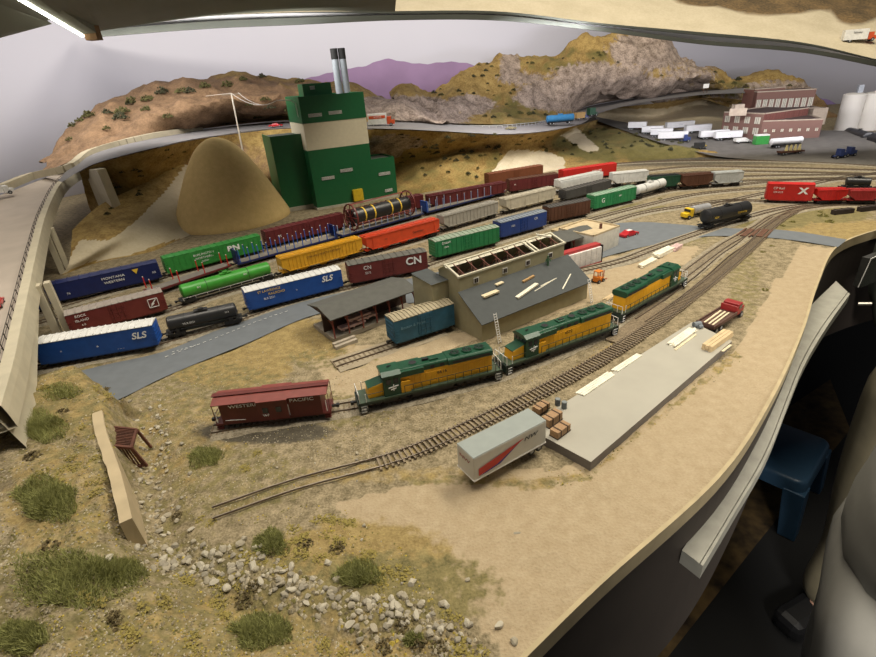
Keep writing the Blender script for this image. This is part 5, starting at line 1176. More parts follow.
# flat bed truck
a, c = at(712, 336), at(742, 316); d = c - a; L = .105; yw = math.atan2(d.y, d.x); 
tk = thing('flatbed_truck', 'dark red flatbed truck loaded with planks behind the dock end', 'truck', (a + c) / 2 + Vector((-.006, .012, 0)), yw); L = d.length * 1.1
TR_ = M('truck_red', (.28, .02, .02), .4)
b = B(M('bed_brown', (.10, .05, .035), .8)); b.bb(-L / 2, L * .2, -.014, .014, .012, .0145); [b.bb(-L / 2, L * .2, s * .0135, s * .015, .012, .018) for s in (-1, 1)]; b.bb(-L / 2, -L / 2 + .002, -.014, .014, .0145, .020); b.obj('flat_bed', tk)
b = B(TR_); b.bb(L * .2, L * .22, -.014, .014, .012, .026); b.bb(L * .25, L * .38, -.013, .013, .008, .028); b.bb(L * .38, L * .5, -.011, .011, .008, .018); b.obj('cab', tk, bevel=.001)
b = B(GLASS); b.bb(L * .27, L * .36, -.0134, -.0129, .019, .026); b.bb(L * .27, L * .36, .0129, .0134, .019, .026); b.bb(L * .38, L * .384, -.011, .011, .020, .026); b.obj('window', tk)
def wheels(t, xs_, y, r, wd=.004, mt=None):
    for x in xs_:
        for s in (-1, 1):
            b = B(BLACK, M('hub_grey', (.3, .3, .3), .4)); b.cyl((0, -wd / 2, 0), (0, wd / 2, 0), r, 14); b.cyl((0, s * wd / 2, 0), (0, s * (wd / 2 + .0004), 0), r * .5, 10, 1); b.obj('wheel', t, (x, s * y, r))
wheels(tk, (-L * .38, -L * .25, L * .38), .0125, .0058)
b = B(LUMBER); [b.bar((-L * .42, y, .0155), (L * .12, y + .003, .0155), .0018, w=.0026) for y in (-.008, -.002, .005)]; q = tk.matrix_basis.to_translation(); tag(b.obj('plank_load', loc=tuple(tk.location), rz=yw), 'brown planks lying on the red flatbed truck', 'lumber')
# white trailer
a, c = at(474.5, 487.5, .008), at(545.5, 448, .008); d = c - a; L = d.length; yw = math.atan2(d.y, d.x); W = .0305; hh = zat((474.5, 487.5), 463.5) * 1.0
hh = .0395
tl = thing('white_trailer', 'white box trailer with red and blue stripes backed against the dock', 'trailer', a, yw)
WB = M('trailer_white', (.58, .57, .51), .45, var=.04); WT = M('trailer_roof', (.27, .30, .28), .5, var=.05)
b = B(WB); b.bb(0, L, 0, W, .008, hh); b.obj('box', tl, bevel=.0012)
b = B(WT); b.bb(.0003, L - .0003, .0003, W - .0003, hh - .0002, hh + .0006); b.obj('roof', tl, bevel=.0004)
b = B(M('trailer_rail', (.75, .74, .70), .4)); b.bb(-.0003, L + .0003, -.0005, W + .0005, .0078, .0094); b.obj('bottom_rail', tl)
b = B(M('stripe_red', (.48, .02, .015), .4)); y = -.0006; b.q([(.006, y, .0135), (.006, y, .0225), (L * .66, y, .0325), (L * .30, y, .0165)]); o = b.obj('red_stripe', tl); o.modifiers.new('s', 'SOLIDIFY').thickness = .0002
b = B(M('stripe_blue', (.02, .03, .22), .4)); b.q([(.007, y, .0130), (L * .30, y, .0168), (L * .64, y, .0318), (L * .34, y, .0150), (L * .16, y, .0130)]); o = b.obj('blue_stripe', tl); o.modifiers.new('s', 'SOLIDIFY').thickness = .0002
text('NW', tl, (L * .76, -.0007, .0300), .0075, BTX, sx=1.4, shear=.3)
text('NW', tl, (-.0007, W / 2, .030), .0062, M('lettering_rust', (.25, .05, .04), .6), face='-x', sx=1.7)
wheels(tl, (L * .80, L * .91), .0, .0052)
for o in kids(tl):
    if o.name.startswith('wheel'): o.location.y = W / 2 + (.0125 if o.location.y >= 0 and o.matrix_basis.translation.y >= 0 and o.name.endswith(('1', '3')) else -.0125)
b = B(BLACK); b.bb(L * .74, L * .98, .005, W - .005, .006, .0105); b.bb(L * .2, L * .22, .004, .007, 0, .0105); b.bb(L * .2, L * .22, W - .007, W - .004, 0, .0105); b.obj('landing_gear', tl)
# orange forklift
fk = thing('orange_forklift', 'small orange forklift with a roll cage right of the lean-to', 'forklift', at(598, 282), .6)
OR = M('forklift_orange', (.62, .18, .01), .4)
b = B(OR); b.bb(-.010, .010, -.007, .007, .003, .010); b.bb(-.010, -.004, -.007, .007, .010, .014); b.obj('body', fk, bevel=.001)
b = B(OR); [b.bar((x, y, .010), (x * .8, y, .024), .0012) for x in (-.008, .006) for y in (-.006, .006)]; b.bb(-.008, .006, -.0065, .0065, .024, .0252); b.obj('roll_cage', fk)
b = B(M('fork_red', (.4, .05, .02), .5)); b.bar((.012, -.004, .002), (.012, -.004, .024), .0012); b.bar((.012, .004, .002), (.012, .004, .024), .0012); b.bar((.012, -.004, .003), (.024, -.004, .003), .0012); b.bar((.012, .004, .003), (.024, .004, .003), .0012); b.obj('mast', fk)
wheels(fk, (-.007, .007), .0075, .004, .003)
# generic small car
def car(px, py, rz, col, label, L=.052, z=0., hitz=True, kind='car', lod=0, name='model_car'):
    p = hit(px, py)[0] if hitz else at(px, py, z); t = thing(name, label, kind, p, rz); W = L * .40; 
    b = B(col); pr = [(-L / 2, .1), (-L / 2, .165), (-L * .30, .19), (-L * .14, .29), (L * .12, .29), (L * .24, .185), (L * .48, .15), (L / 2, .09)]
    pf = [(x, zz * L) for x, zz in [(-L / 2, .07)] + pr + [(L / 2, .07)]]; n = len(pf)
    vs_ = [(x, -W / 2 * (1 if zz < .2 * L else .8), zz) for x, zz in pf] + [(x, W / 2 * (1 if zz < .2 * L else .8), zz) for x, zz in pf]
    b.mesh(vs_, [(k, (k + 1) % n, n + (k + 1) % n, n + k) for k in range(n)] + [tuple(range(n)), tuple(range(n, 2 * n))[::-1]]); b.obj('body', t)
    b = B(GLASS); y = W * .46
    for s in (-1, 1): b.q([(-L * .26, s * y, L * .2), (-L * .14, s * y * .93, L * .275), (L * .11, s * y * .93, L * .275), (L * .2, s * y, L * .2)])
    b.q([(L * .225, -W * .42, L * .2), (L * .225, W * .42, L * .2), (L * .125, W * .38, L * .288), (L * .125, -W * .38, L * .288)]); b.obj('window', t)
    wheels(t, (-L * .31, L * .31), W * .46, L * .075, L * .05); return t
RC = M('car_red', (.45, .015, .02), .3)
t = car(628.5, 236, math.atan2(1, 2.6) + .15, RC, 'red sports car with a white stripe parked beside the beige store', .054); b = B(WTX); b.box(0, 0, .054 * .292, .014, .010, .0006); b.obj('roof_stripe', t)
_a, _b = at(12, 325, .113), at(28, 270, .122); car(-3, 306, math.atan2(_b.y - _a.y, _b.x - _a.x), RC, 'red car on the viaduct at the left edge', .045, .114, False)
car(276, 127, .1, RC, 'small red car on the highway left of the green mill', .055, .252, False)
car(511, 129.5, .1, M('car_tan', (.20, .17, .08), .5), 'tiny dark tan vehicle on the highway at the road junction', .045, .17, False)
car(652, 97, .1, M('car_dark_red', (.25, .02, .02), .5), 'tiny dark red car on the highway below the rocky hill', .05, .196, False)
# box vans / trucks
def boxtruck(px, py, z, rz, L, box, cab, label, tractor=False, name='box_truck', cat='truck', W=.027, h=.036, flip=False, stripe=None, hz_=False):
    p = hit(px, py)[0] if hz_ else at(px, py, z); t = thing(name, label, cat, p, rz)
    c0_ = L * .30; b = B(box); b.bb(-L / 2, L / 2 - c0_, -W / 2, W / 2, .008, h); b.obj('cargo_box', t)
    b = B(cab); X = L / 2; b.bb(X - c0_ + .002, X - .012, -W * .42, W * .42, .006, h * .72); b.bb(X - .012, X, -W * .40, W * .40, .006, h * .45); b.obj('cab', t)
    b = B(GLASS); b.bb(X - .0125, X - .0115, -W * .38, W * .38, h * .47, h * .68); b.obj('window', t)
    wheels(t, (-L * .3, L * .36), W * .42, .0055)
    if stripe: b = B(stripe); b.bb(-L / 2 + .004, X - c0_ - .004, -W / 2 - .0006, -W / 2, h * .62, h * .85); b.obj('stripe', t)
    return t
t = boxtruck(382, 126, .24, .0, .10, WHITE, M('cab_orange', (.55, .08, .02), .5), 'white and orange rental box truck on the highway right of the mill', stripe=_mats['cab_orange'], W=.03, h=.045)
text('U-HAUL', t, (-.012, -.0160, .034), .007, WTX, sx=1.2)
t = boxtruck(-3, 196, .162, .9, .09, WHITE, WHITE, 'white truck partly cut off at the left edge on the viaduct road')
# trailers in the lot
SW = M('semi_white', (.70, .70, .70), .45, var=.03)
def semitrailer(px, py, rz, L, label, col=SW, h=.040, W=.028, txt=None, cabcol=None):
    p = hit(px, py)[0]; t = thing('semi_trailer', label, 'trailer', p, rz, 'white trailers in the parking lot'); b = B(col); b.bb(-L / 2, L / 2, -W / 2, W / 2, .012, h); b.obj('box', t)
    b = B(BLACK); b.bb(-L / 2 + .004, L / 2 - .004, -.008, .008, .009, .012); b.bb(L * .25, L * .27, -.01, .01, 0, .012); b.obj('underframe', t); wheels(t, (-L * .38, -L * .26), W * .42, .0055)
    if txt: text(txt, t, (0, -W / 2 - .0008, .027), .011, M('faint_blue', (.1, .12, .3), .5))
    return t
semitrailer(637, 130, -.55, .09, 'small white trailer at the far left of the lot row'); semitrailer(652, 134.5, -.5, .10, 'white trailer third from the left in the lot row', txt='-')
semitrailer(661, 137, -.45, .10, 'white trailer behind the nearest one at the left of the lot'); semitrailer(672, 140.5, -.35, .13, 'white trailer nearest the tracks at the left of the lot', txt='- -')
semitrailer(679, 129.5, .05, .15, 'long white trailer at the back of the lot with faint lettering', txt='- - -'); semitrailer(697, 133, .0, .13, 'cream white trailer in the middle of the lot')
semitrailer(713, 139, -.12, .13, 'white trailer with dark lettering on its side near the factory', txt='- -'); semitrailer(727, 140, -.1, .12, 'white trailer closest to the brick factory', txt='- -')
car(641, 129, -.6, RC, 'tiny red vehicle between the trailers at the left of the lot', .05)
TB = M('tractor_blue', (.03, .05, .16), .4)
for (x, y, rz, lb_) in ((684, 142, -.2, 'dark blue tractor coupled right of the nearest left trailer'), (702, 138, .3, 'dark blue tractor parked in the middle of the lot'), (848, 156, .1, 'dark blue truck at the right of the lot, right one of two'), (838, 158, .1, 'dark blue truck at the right of the lot, left one of two')):
    p = hit(x, y)[0]; t = thing('truck_tractor', lb_, 'truck', p, rz); b = B(TB); b.bb(-.02, .02, -.006, .006, .006, .010); b.bb(-.004, .010, -.012, .012, .008, .034); b.bb(.010, .024, -.010, .010, .008, .022); b.obj('cab', t); b = B(GLASS); b.bb(.0102, .0108, -.010, .010, .023, .031); b.obj('window', t); wheels(t, (-.014, .016), .011, .006)
t = boxtruck(700, 149, 0, .5, .06, M('loader_black', (.03, .03, .03), .5), M('loader_yellow', (.5, .35, .03), .5), 'black and yellow machine at the edge of the lot in front of the trailers', hz_=True, h=.03)
t = boxtruck(742, 143, 0, -.1, .07, WHITE, WHITE, 'small white pickup beside the brick factory', hz_=True, h=.022, name='pickup_truck')
p = hit(760, 144)[0]; t = thing('green_container', 'green container with white top against the brick factory', 'container', p, -.1); b = B(BNG, WHITE); b.bb(-.028, .028, -.014, .014, 0, .036); b.bb(-.028, .028, -.014, .014, .036, .041, 1); b.obj('box', t)
for k, (x, y, rz) in enumerate(((785, 147, .05),)):
    p = hit(x, y)[0]; t = thing('tanker_trailer', 'long silver tanker trailer in front of the brick factory', 'trailer', p, rz); b = B(SW); b.tank(-.07, .07, .026, .013, 16); b.obj('tank', t, smooth=True); wheels(t, (-.05, -.038), .011, .0055); b = B(BLACK); b.bb(-.06, .065, -.005, .005, .008, .013); b.obj('underframe', t)
p = hit(790, 154)[0]; t = thing('flat_trailer', 'dark flat trailer carrying cream pieces in front of the tanker', 'trailer', p, .05); b = B(BROWN); b.bb(-.05, .05, -.014, .014, .008, .014); b.obj('deck', t); wheels(t, (-.04, -.028, .03), .012, .005)
b = B(M('cream_load', (.65, .55, .25), .6)); [b.cyl((-.03 + k * .018, 0, 0), (-.03 + k * .018, 0, .022), .006, 10, 0, .003) for k in range(4)]; tag(b.obj('cream_tanks', loc=tuple(p + Vector((.01, 0, .0145)))), 'row of cream cones standing on the dark flat trailer', 'cargo')
# blue tanker truck on highway curve and yellow tank truck
p = at(562, 124, .162); t = thing('blue_tanker', 'blue tanker truck on the highway curve below the rocky hill', 'truck', p, .12); b = B(M('tanker_blue', (.03, .16, .33), .45)); b.tank(-.075, .055, .026, .015, 16); b.bb(-.02, .0, -.006, .006, .04, .045); b.obj('tank', t, smooth=True); b = B(BLACK); b.bb(-.07, .05, -.006, .006, .008, .013); b.obj('underframe', t); wheels(t, (-.06, -.045, .03), .012, .006)
t = boxtruck(581, 119.5, .157, .35, .07, M('hay_tan', (.35, .22, .08), .7), TB, 'small blue truck with a tan load ahead of the blue tanker', h=.034)
t = boxtruck(592, 116, .16, .4, .05, DGN, DGN, 'dark green truck at the tip of the highway curve', h=.04)
p = at(694, 217); t = thing('yellow_tank_truck', 'yellow cab truck with a silver tank beside the large black tank car', 'truck', p, 2.75 + PI - .0)
t.rotation_euler.z = PI + .35
b = B(M('cab_yellow', (.75, .50, .02), .4)); b.bb(.016, .028, -.012, .012, .006, .028); b.bb(.028, .042, -.010, .010, .006, .017); b.obj('cab', t, bevel=.001); b = B(GLASS); b.bb(.0278, .0284, -.011, .011, .019, .026); b.obj('window', t)
b = B(M('tank_silver', (.55, .55, .56), .3, .5)); b.tank(-.05, .012, .021, .0115, 16); b.obj('tank', t, smooth=True); b = B(BLACK); b.bb(-.05, .035, -.005, .005, .006, .010); b.obj('underframe', t); wheels(t, (-.04, -.028, .03), .0115, .0055)
# stacks near the third locomotive
boards((640, 268), (655, 260), 3, .0045, 'white plank stack behind the rear locomotive, nearer one', z=0, layers=2, th=.003); boards((655, 258), (671, 250), 3, .0055, 'white plank stack behind the rear locomotive, middle one', z=0, layers=3, th=.003)
boards((672, 251), (679, 247), 3, .005, 'pink tinted plank stack at the far end beyond the rear locomotive', z=0, layers=2, th=.004, mt=M('pink_lumber', (0, 0, 0)))
boards((605, 300), (640, 278), 4, .002, 'tan timber strips lying on the ground behind the middle locomotive', z=0.001, mt=M('tan_beam', (0, 0, 0)), th=.001)
# ------------------------------------------------------------------ blue boxcar in the shed track
boxcar('old blue boxcar with tan roof pulled half out of the lumber building', (396, 343.5), (455, 324), M('faded_blue', (.018, .10, .17), .6, var=.15), M('tan_roof', (.34, .29, .19), .7), 'r9', roofribs=16, door=None, texts=[('Boston & Maine', -.2, .62, .0055, M('faded_lettering', (.12, .25, .32), .6))], h=.040)
P = axis('r9'); d = Vector((math.cos(ALLCARS['r9'][0].rotation_euler.z), math.sin(ALLCARS['r9'][0].rotation_euler.z), 0))
track([P[0] - d * .16, P[0] - d * .08, P[0], P[0] + d * .04], 'short track leading out of the lumber building under the old blue boxcar', .008, ball=ground_mat('dusty_bed', ((.30, .25, .17), (.36, .30, .21)), [], scale=80))
# ------------------------------------------------------------------ brick factory and silos
BR = bpy.data.materials.new('red_brick'); BR.use_nodes = True; nt = BR.node_tree; bs = nt.nodes['Principled BSDF']; bs.inputs['Roughness'].default_value = .85
tc = nt.nodes.new('ShaderNodeTexCoord'); bk = nt.nodes.new('ShaderNodeTexBrick'); bk.inputs['Scale'].default_value = 60; bk.inputs['Color1'].default_value = (.12, .034, .026, 1); bk.inputs['Color2'].default_value = (.16, .05, .038, 1); bk.inputs['Mortar'].default_value = (.17, .09, .07, 1)
nt.links.new(tc.outputs['Object'], bk.inputs['Vector']); nt.links.new(bk.outputs['Color'], bs.inputs['Base Color'])
def block(fl, fr, z0, toppx, depth, label_part, t, wins=(), winw=.02, winh=.02, roofc=None, Yl=None, rows=1, base=None):
    pass
FW = M('factory_window', (.50, .47, .38), .6); CR_ = M('parapet_cream', (.36, .29, .22), .7); FRF = M('factory_roof', (.10, .06, .05), .9)
fa = hit(722, 141)[0]; fac = thing('brick_factory', 'red brick factory of stepped blocks with pale windows at the upper right', 'building', Vector((fa.x, fa.y, .045)), 0)
def fblock(pl, Yl, pr_, Yr, ptop, depth, wn=0, wrow=(.5,), ww=.018, wh=.020, name='brick_block', wmat=None, basez=-.05):
    A = atY(pl[0], pl[1], Yl); C = atY(pr_[0], pr_[1], Yr); top = atY(ptop[0], ptop[1], Yl).z - .045
    A = A - fac.location; C = C - fac.location; A.z = C.z = 0; d = C - A; L = d.length; yw = math.atan2(d.y, d.x)
    b = B(BR, FRF, CR_); b.bb(0, L, 0, depth, basez, top); b.bb(.003, L - .003, .003, depth - .003, top, top + .001, 1); b.bb(-.001, L + .001, -.001, .004, top, top + .005, 2); b.bb(-.001, .003, 0, depth, top, top + .005, 2); b.bb(L - .003, L + .001, 0, depth, top, top + .005, 2)
    o = b.obj(name, fac, tuple(A), rz=yw)
    for rz_ in wrow:
        for k in range(wn):
            b = B(wmat or FW, GLASS); b.box(0, 0, 0, ww, .002, wh, 0)
            for i in range(1, 3): b.box(-ww / 2 + ww * i / 3, -.0012, 0, .0012, .0008, wh, 1)
            b.obj('window', o, (L * (k + .5) / wn, -.0012, top * rz_))
    return o
Yf = hit(757, 148)[0].y + .14; Yg = hit(816, 146)[0].y + .14
fblock((757, 150), Yf, (816, 148), Yg, (760, 122), .20, 7, (.42,), .010, .012, wmat=M('pale_small_window', (.75, .70, .55), .5))  # small windows are plain pale cream
fblock((719, 141), hit(722, 139)[0].y + .10, (757, 149), Yf, (719, 113), .30, 4, (.26, .72), .026, .028)
fblock((752, 140), Yf + .22, (812, 140), Yg + .22, (752, 111.5), .12, 4, (.80,), .006, .012, wmat=_mats['pale_small_window'])
fblock((752, 120), Yf + .36, (808, 124), Yg + .36, (752, 93), .16, 9, (.66,), .020, .044, basez=-.1)
fblock((748, 125), Yf + .42, (777, 125), Yf + .42, (752, 90), .10, 0, (), basez=-.1)
b = B(CR_); b.box(0, 0, 0, .07, .006, .032); q = atY(738, 112, Yf + .05) - fac.location; b.obj('roof_sign', fac, tuple(q), rz=-.5)
b = B(CR_); b.box(0, 0, 0, .045, .03, .025); q = atY(738, 107, Yf + .12) - fac.location; b.obj('roof_tank', fac, tuple(q))
b = B(CR_); b.bb(0, .07, 0, .05, -.02, .055); q = atY(811, 121, Yg + .2) - fac.location; b.obj('cream_block', fac, tuple(q))
# silos
SIL = M('silo_white', (.60, .58, .55), .6, var=.05, scale=14); s0 = atY(842, 133, 2.7); yw = -.30; Rs = .05
sl = thing('white_silos', 'row of tall white grain silos at the right edge', 'silo', Vector((s0.x, s0.y, s0.z)), yw); hs = atY(852, 95, 2.7).z - s0.z
b = B(SIL)
for k in range(6): b = B(SIL); b.cyl((0, 0, -.04), (0, 0, hs), Rs, 24); b.cyl((0, 0, hs), (0, 0, hs + .006), Rs, 24, 0, Rs * .55); b.obj('silo', sl, (.03 + k * Rs * 1.85, Rs, 0), smooth=True)
b = B(M('silo_house', (.30, .33, .38), .6)); b.box(0, 0, .02, .022, .022, .04); b.obj('head_house', sl, (.045, Rs, hs + .002))
b = B(M('pipe_pale', (.6, .52, .5), .6)); 
for k in range(4): b.bar((.1 + k * .07, .02, hs + .012), (.13 + k * .07, -.002, hs - .03), .005)
b.obj('spout', sl)
o = tankcar('black tank car in front of the silos, left one', (842, 139), (864, 145), TKB, 'r10', r=.023); o['label'] = 'black tank car standing at the foot of the white silos'
for q in (o,): q.location.z = .0
tankcar('black tank car at the right edge in front of the silos', (865, 145.5), (888, 151), TKB, 'r10', r=.023)
# white sign on the highway, billboard
p = at(705, 93, .208); t = thing('roadside_sign', 'small white sign on posts where the highway leaves behind the hills', 'sign', p, 0); b = B(WHITE); b.box(0, 0, .036, .032, .002, .022); b.obj('sign_board', t); b = B(BROWN); b.bar((-.01, 0, 0), (-.01, 0, .026), .002); b.bar((.01, 0, 0), (.01, 0, .026), .002); b.obj('post', t)
# vehicle and plaster pile on the upper deck
p = hit(858, 42)[0]; t = boxtruck(858, 42, 0, -.35, .10, WHITE, M('cab_orange', (0, 0, 0)), 'white box truck with red cab on the upper deck at the top right', hz_=True, W=.03, h=.04)
text('Safeway', t, (-.012, -.0158, .03), .008, BTX)
# ------------------------------------------------------------------ scatter: stones, grass tufts, bushes
rr = random.Random(11)
STN = [M('stone_a', (.34, .30, .22), .9, var=.2, scale=200), M('stone_b', (.28, .25, .19), .9, var=.2, scale=200), M('stone_c', (.44, .40, .31), .9, var=.15, scale=200)]
def lump(seed, n=2, k=.35):
    import bmesh
    bm = bmesh.new(); bmesh.ops.create_icosphere(bm, subdivisions=n, radius=1); r_ = random.Random(seed); off_ = Vector((r_.uniform(0, 50), 1, 2))
    sq = Vector((r_.uniform(.8, 1.25), r_.uniform(.7, 1.1), r_.uniform(.55, .85)))
    planes = [Vector((r_.gauss(0, 1), r_.gauss(0, 1), r_.gauss(0, 1))).normalized() for _ in range(16)]
    for v in bm.verts:
        c = v.co.copy()
        for p in planes:
            d = c.dot(p); lim = .58
            if d > lim: c -= p * (d - lim)
        v.co = Vector((c.x * sq.x, c.y * sq.y, c.z * sq.z))
    me = bpy.data.meshes.new('stone'); bm.to_mesh(me); bm.free(); return me
SM = []
for i in range(9):
    me = lump(i); me.materials.append(STN[i % 3]); SM.append(me)
rockp = []
def gull(n, pts, spread, smin, smax):
    P = resample([Vector((x, y, 0)) for x, y in pts], 200)
    for _ in range(n):
        q = P[rr.randrange(200)]; rockp.append((q.x + rr.gauss(0, spread), q.y + rr.gauss(0, spread * .8), rr.uniform(smin, smax) * 1.15))
gull(85, [(148, 412), (158, 440), (150, 478), (155, 500), (168, 530)], 12, .0018, .0042)
gull(55, [(145, 548), (180, 555), (215, 570), (240, 560)], 13, .0028, .0055)
gull(35, [(235, 545), (255, 570), (300, 580)], 14, .0020, .0048)
gull(100, [(280, 570), (310, 590), (340, 608), (400, 610), (430, 620), (470, 640)], 15, .0024, .0048)
gull(20, [(205, 470), (330, 440), (380, 530), (450, 600)], 22, .0014, .0026)
for i, (x, y, s) in enumerate(rockp[:290]):
    p, nn = hit(x, y); o = bpy.data.objects.new('gully_stone', SM[i % 9]); COL.objects.link(o); o.location = p + Vector((0, 0, s * .25)); o.scale = (s, s, s); o.rotation_euler = (rr.uniform(-.3, .3), rr.uniform(-.3, .3), rr.uniform(0, 6.28))
    tag(o, 'pale broken stone lying loose in the dry gully bed', 'stone', 'pale stones in the gully')
p = hit(517, 533)[0]; o = bpy.data.objects.new('flat_stone', SM[1]); COL.objects.link(o); o.location = p; o.scale = (.0055, .0025, .0014); tag(o, 'single flat grey stone alone on the bare sand', 'stone')
# gravel: grains nobody could count
GM = [M('grain_pale', (.40, .35, .25), .95, var=.25, scale=300), M('grain_mid', (.24, .20, .12), .95, var=.3, scale=300), M('grain_moss', (.17, .15, .045), .95, var=.3, scale=300), M('grain_yellow', (.38, .29, .05), .95, var=.3, scale=300)]
def grains(name, label, polys, n, smin, smax, wts, cat='gravel', lift=.2):
    b = B(*GM); c = 0; tot = sum((max(x for x, y in P) - min(x for x, y in P)) * (max(y for x, y in P) - min(y for x, y in P)) for P in polys)
    for P in polys:
        x0, x1 = min(x for x, y in P), max(x for x, y in P); y0, y1 = min(y for x, y in P), max(y for x, y in P)
        for _ in range(int(n * (x1 - x0) * (y1 - y0) / tot)):
            x, y = rr.uniform(x0, x1), rr.uniform(y0, y1)
            if not pip(x, y, P): continue
            cl = noise.noise(Vector((x * .05, y * .07, 3)))
            if rr.random() > .55 + cl: continue
            p = hit(x, y)[0]; s = rr.uniform(smin, smax); k = rr.choices(range(4), [wts[0], wts[1], wts[2] * (1 + 2 * max(0, cl)), wts[3] * (1 + 2 * max(0, -cl))])[0]
            vs_ = [p + Vector((dx * s * rr.uniform(.6, 1.3), dy * s * rr.uniform(.6, 1.3), dz_ * s * rr.uniform(.5, 1))) for dx, dy, dz_ in ((1, 0, .1), (0, 1, .1), (-1, 0, .1), (0, -1, .1), (0, 0, 1))]
            b.mesh(vs_, [(0, 1, 4), (1, 2, 4), (2, 3, 4), (3, 0, 4)], k)
    return tag(b.obj(name), label, cat, kind='stuff')
bankp = [(0, 385), (85, 358), (130, 398), (105, 415), (130, 515), (170, 545), (240, 600), (340, 640), (470, 657), (0, 657)]
grains('bank_gravel', 'fine gravel and dry scatter over the near left bank', [bankp], 30000, .0005, .0016, (4, 5, 3, 1.2))
grains('gully_rubble', 'small broken rubble filling the dry gully between the larger stones', [[(140, 400), (165, 400), (175, 470), (172, 530), (225, 545), (300, 570), (345, 590), (420, 600), (480, 640), (480, 657), (420, 657), (320, 622), (230, 590), (135, 575), (145, 540), (135, 480)]], 9000, .0010, .0032, (6, 5, 1, .3), 'rubble')
slope = [(130, 400), (230, 345), (320, 315), (345, 345), (355, 400), (420, 395), (600, 340), (700, 270), (720, 285), (650, 335), (540, 400), (400, 462), (215, 515), (190, 520), (170, 480)]
grains('trackside_gravel', 'fine gravel and dry grass scatter around the near tracks', [slope], 24000, .0005, .0013, (5, 4, 1.2, .7))
dockg = [(545, 470), (592, 468), (735, 350), (745, 362), (650, 430), (570, 492), (540, 490)]
grains('dock_weeds', 'yellowish dry weeds growing along the front of the dock', [dockg], 2600, .0005, .0013, (.6, 2, 3, 3), 'weeds')
low = [(230, 520), (330, 500), (400, 545), (440, 600), (490, 657), (440, 657), (330, 560)]
grains('gully_edge_gravel', 'yellow and grey scatter along the right edge of the gully', [low], 2800, .0005, .0014, (2, 2, 3, 4))
# foam clumps
foam = [M('foam_yellow', (.26, .21, .055), .95, var=.3, scale=400), M('foam_olive', (.15, .135, .03), .95, var=.35, scale=400), M('foam_brown', (.10, .075, .03), .95, var=.3, scale=400)]
def clumpmesh(seed, mt, n=60):
    r_ = random.Random(seed); b = B(mt)
    for _ in range(n):
        a = r_.uniform(0, 2 * PI); d = r_.random() ** .5; c = Vector((math.cos(a) * d, math.sin(a) * d, r_.random() * (1 - d * d) * .8)); s = r_.uniform(.10, .22)
        q = Matrix.Rotation(r_.uniform(0, 6), 3, Vector((r_.random(), r_.random(), r_.random() + .01)).normalized())
        vs_ = [c + q @ Vector(v) * s for v in ((1, 0, 0), (-.5, .87, 0), (-.5, -.87, 0), (0, 0, 1.2), (.1, .1, -1))]
        b.mesh(vs_, [(0, 1, 3), (1, 2, 3), (2, 0, 3), (1, 0, 4), (2, 1, 4), (0, 2, 4)])
    return b.data('clump')
CM = [[clumpmesh(10 * k + i, mt) for i in range(3)] for k, mt in enumerate(foam)]
def clump(x, y, s, k, label, cat='shrub', name='scenic_shrub', group=None, zs=.7):
    p, nn = hit(x, y); o = bpy.data.objects.new(name, CM[k][rr.randrange(3)]); COL.objects.link(o); o.location = p - Vector((0, 0, s * .05)); o.scale = (s, s, s * zs); o.rotation_euler = (0, 0, rr.uniform(0, 6)); tag(o, label, cat, group)
YC = [(182, 580), (240, 575), (275, 560), (355, 545), (330, 545), (235, 625), (215, 610), (245, 460), (70, 470), (85, 480), (45, 390), (110, 395), (95, 440), (330, 520), (370, 560), (385, 590), (450, 620), (475, 650), (200, 520), (290, 530), (250, 560), (330, 650), (90, 600), (60, 570), (400, 570), (345, 530), (300, 548), (190, 650), (150, 605), (130, 640), (20, 400), (55, 475), (100, 455)]
for x, y in YC:
    for _ in range(3): clump(x + rr.gauss(0, 9), y + rr.gauss(0, 6), rr.uniform(.005, .010), 0, 'low yellow foam clump on the ground near the gully', 'ground cover', 'yellow_clump', 'yellow foam clumps near the gully', .35)
for x, y, s in [(255, 585), (245, 600), (178, 520), (275, 555), (440, 650), (420, 640), (30, 455), (60, 410), (105, 400), (85, 385), (370, 545), (320, 640), (110, 620), (305, 545), (50, 545), (120, 415), (20, 500), (405, 625), (385, 640)] and [(a, c, 1) for a, c in [(255, 585), (245, 600), (178, 515), (272, 553), (440, 645), (418, 640), (32, 456), (62, 412), (105, 390), (338, 548), (110, 622), (305, 545), (48, 548), (20, 640), (405, 625), (385, 645)]]:
    clump(x, y, rr.uniform(.006, .010), 2, 'dark brown foam bush near the gully', 'shrub', 'brown_shrub', 'dark brown bushes near the gully', .7)
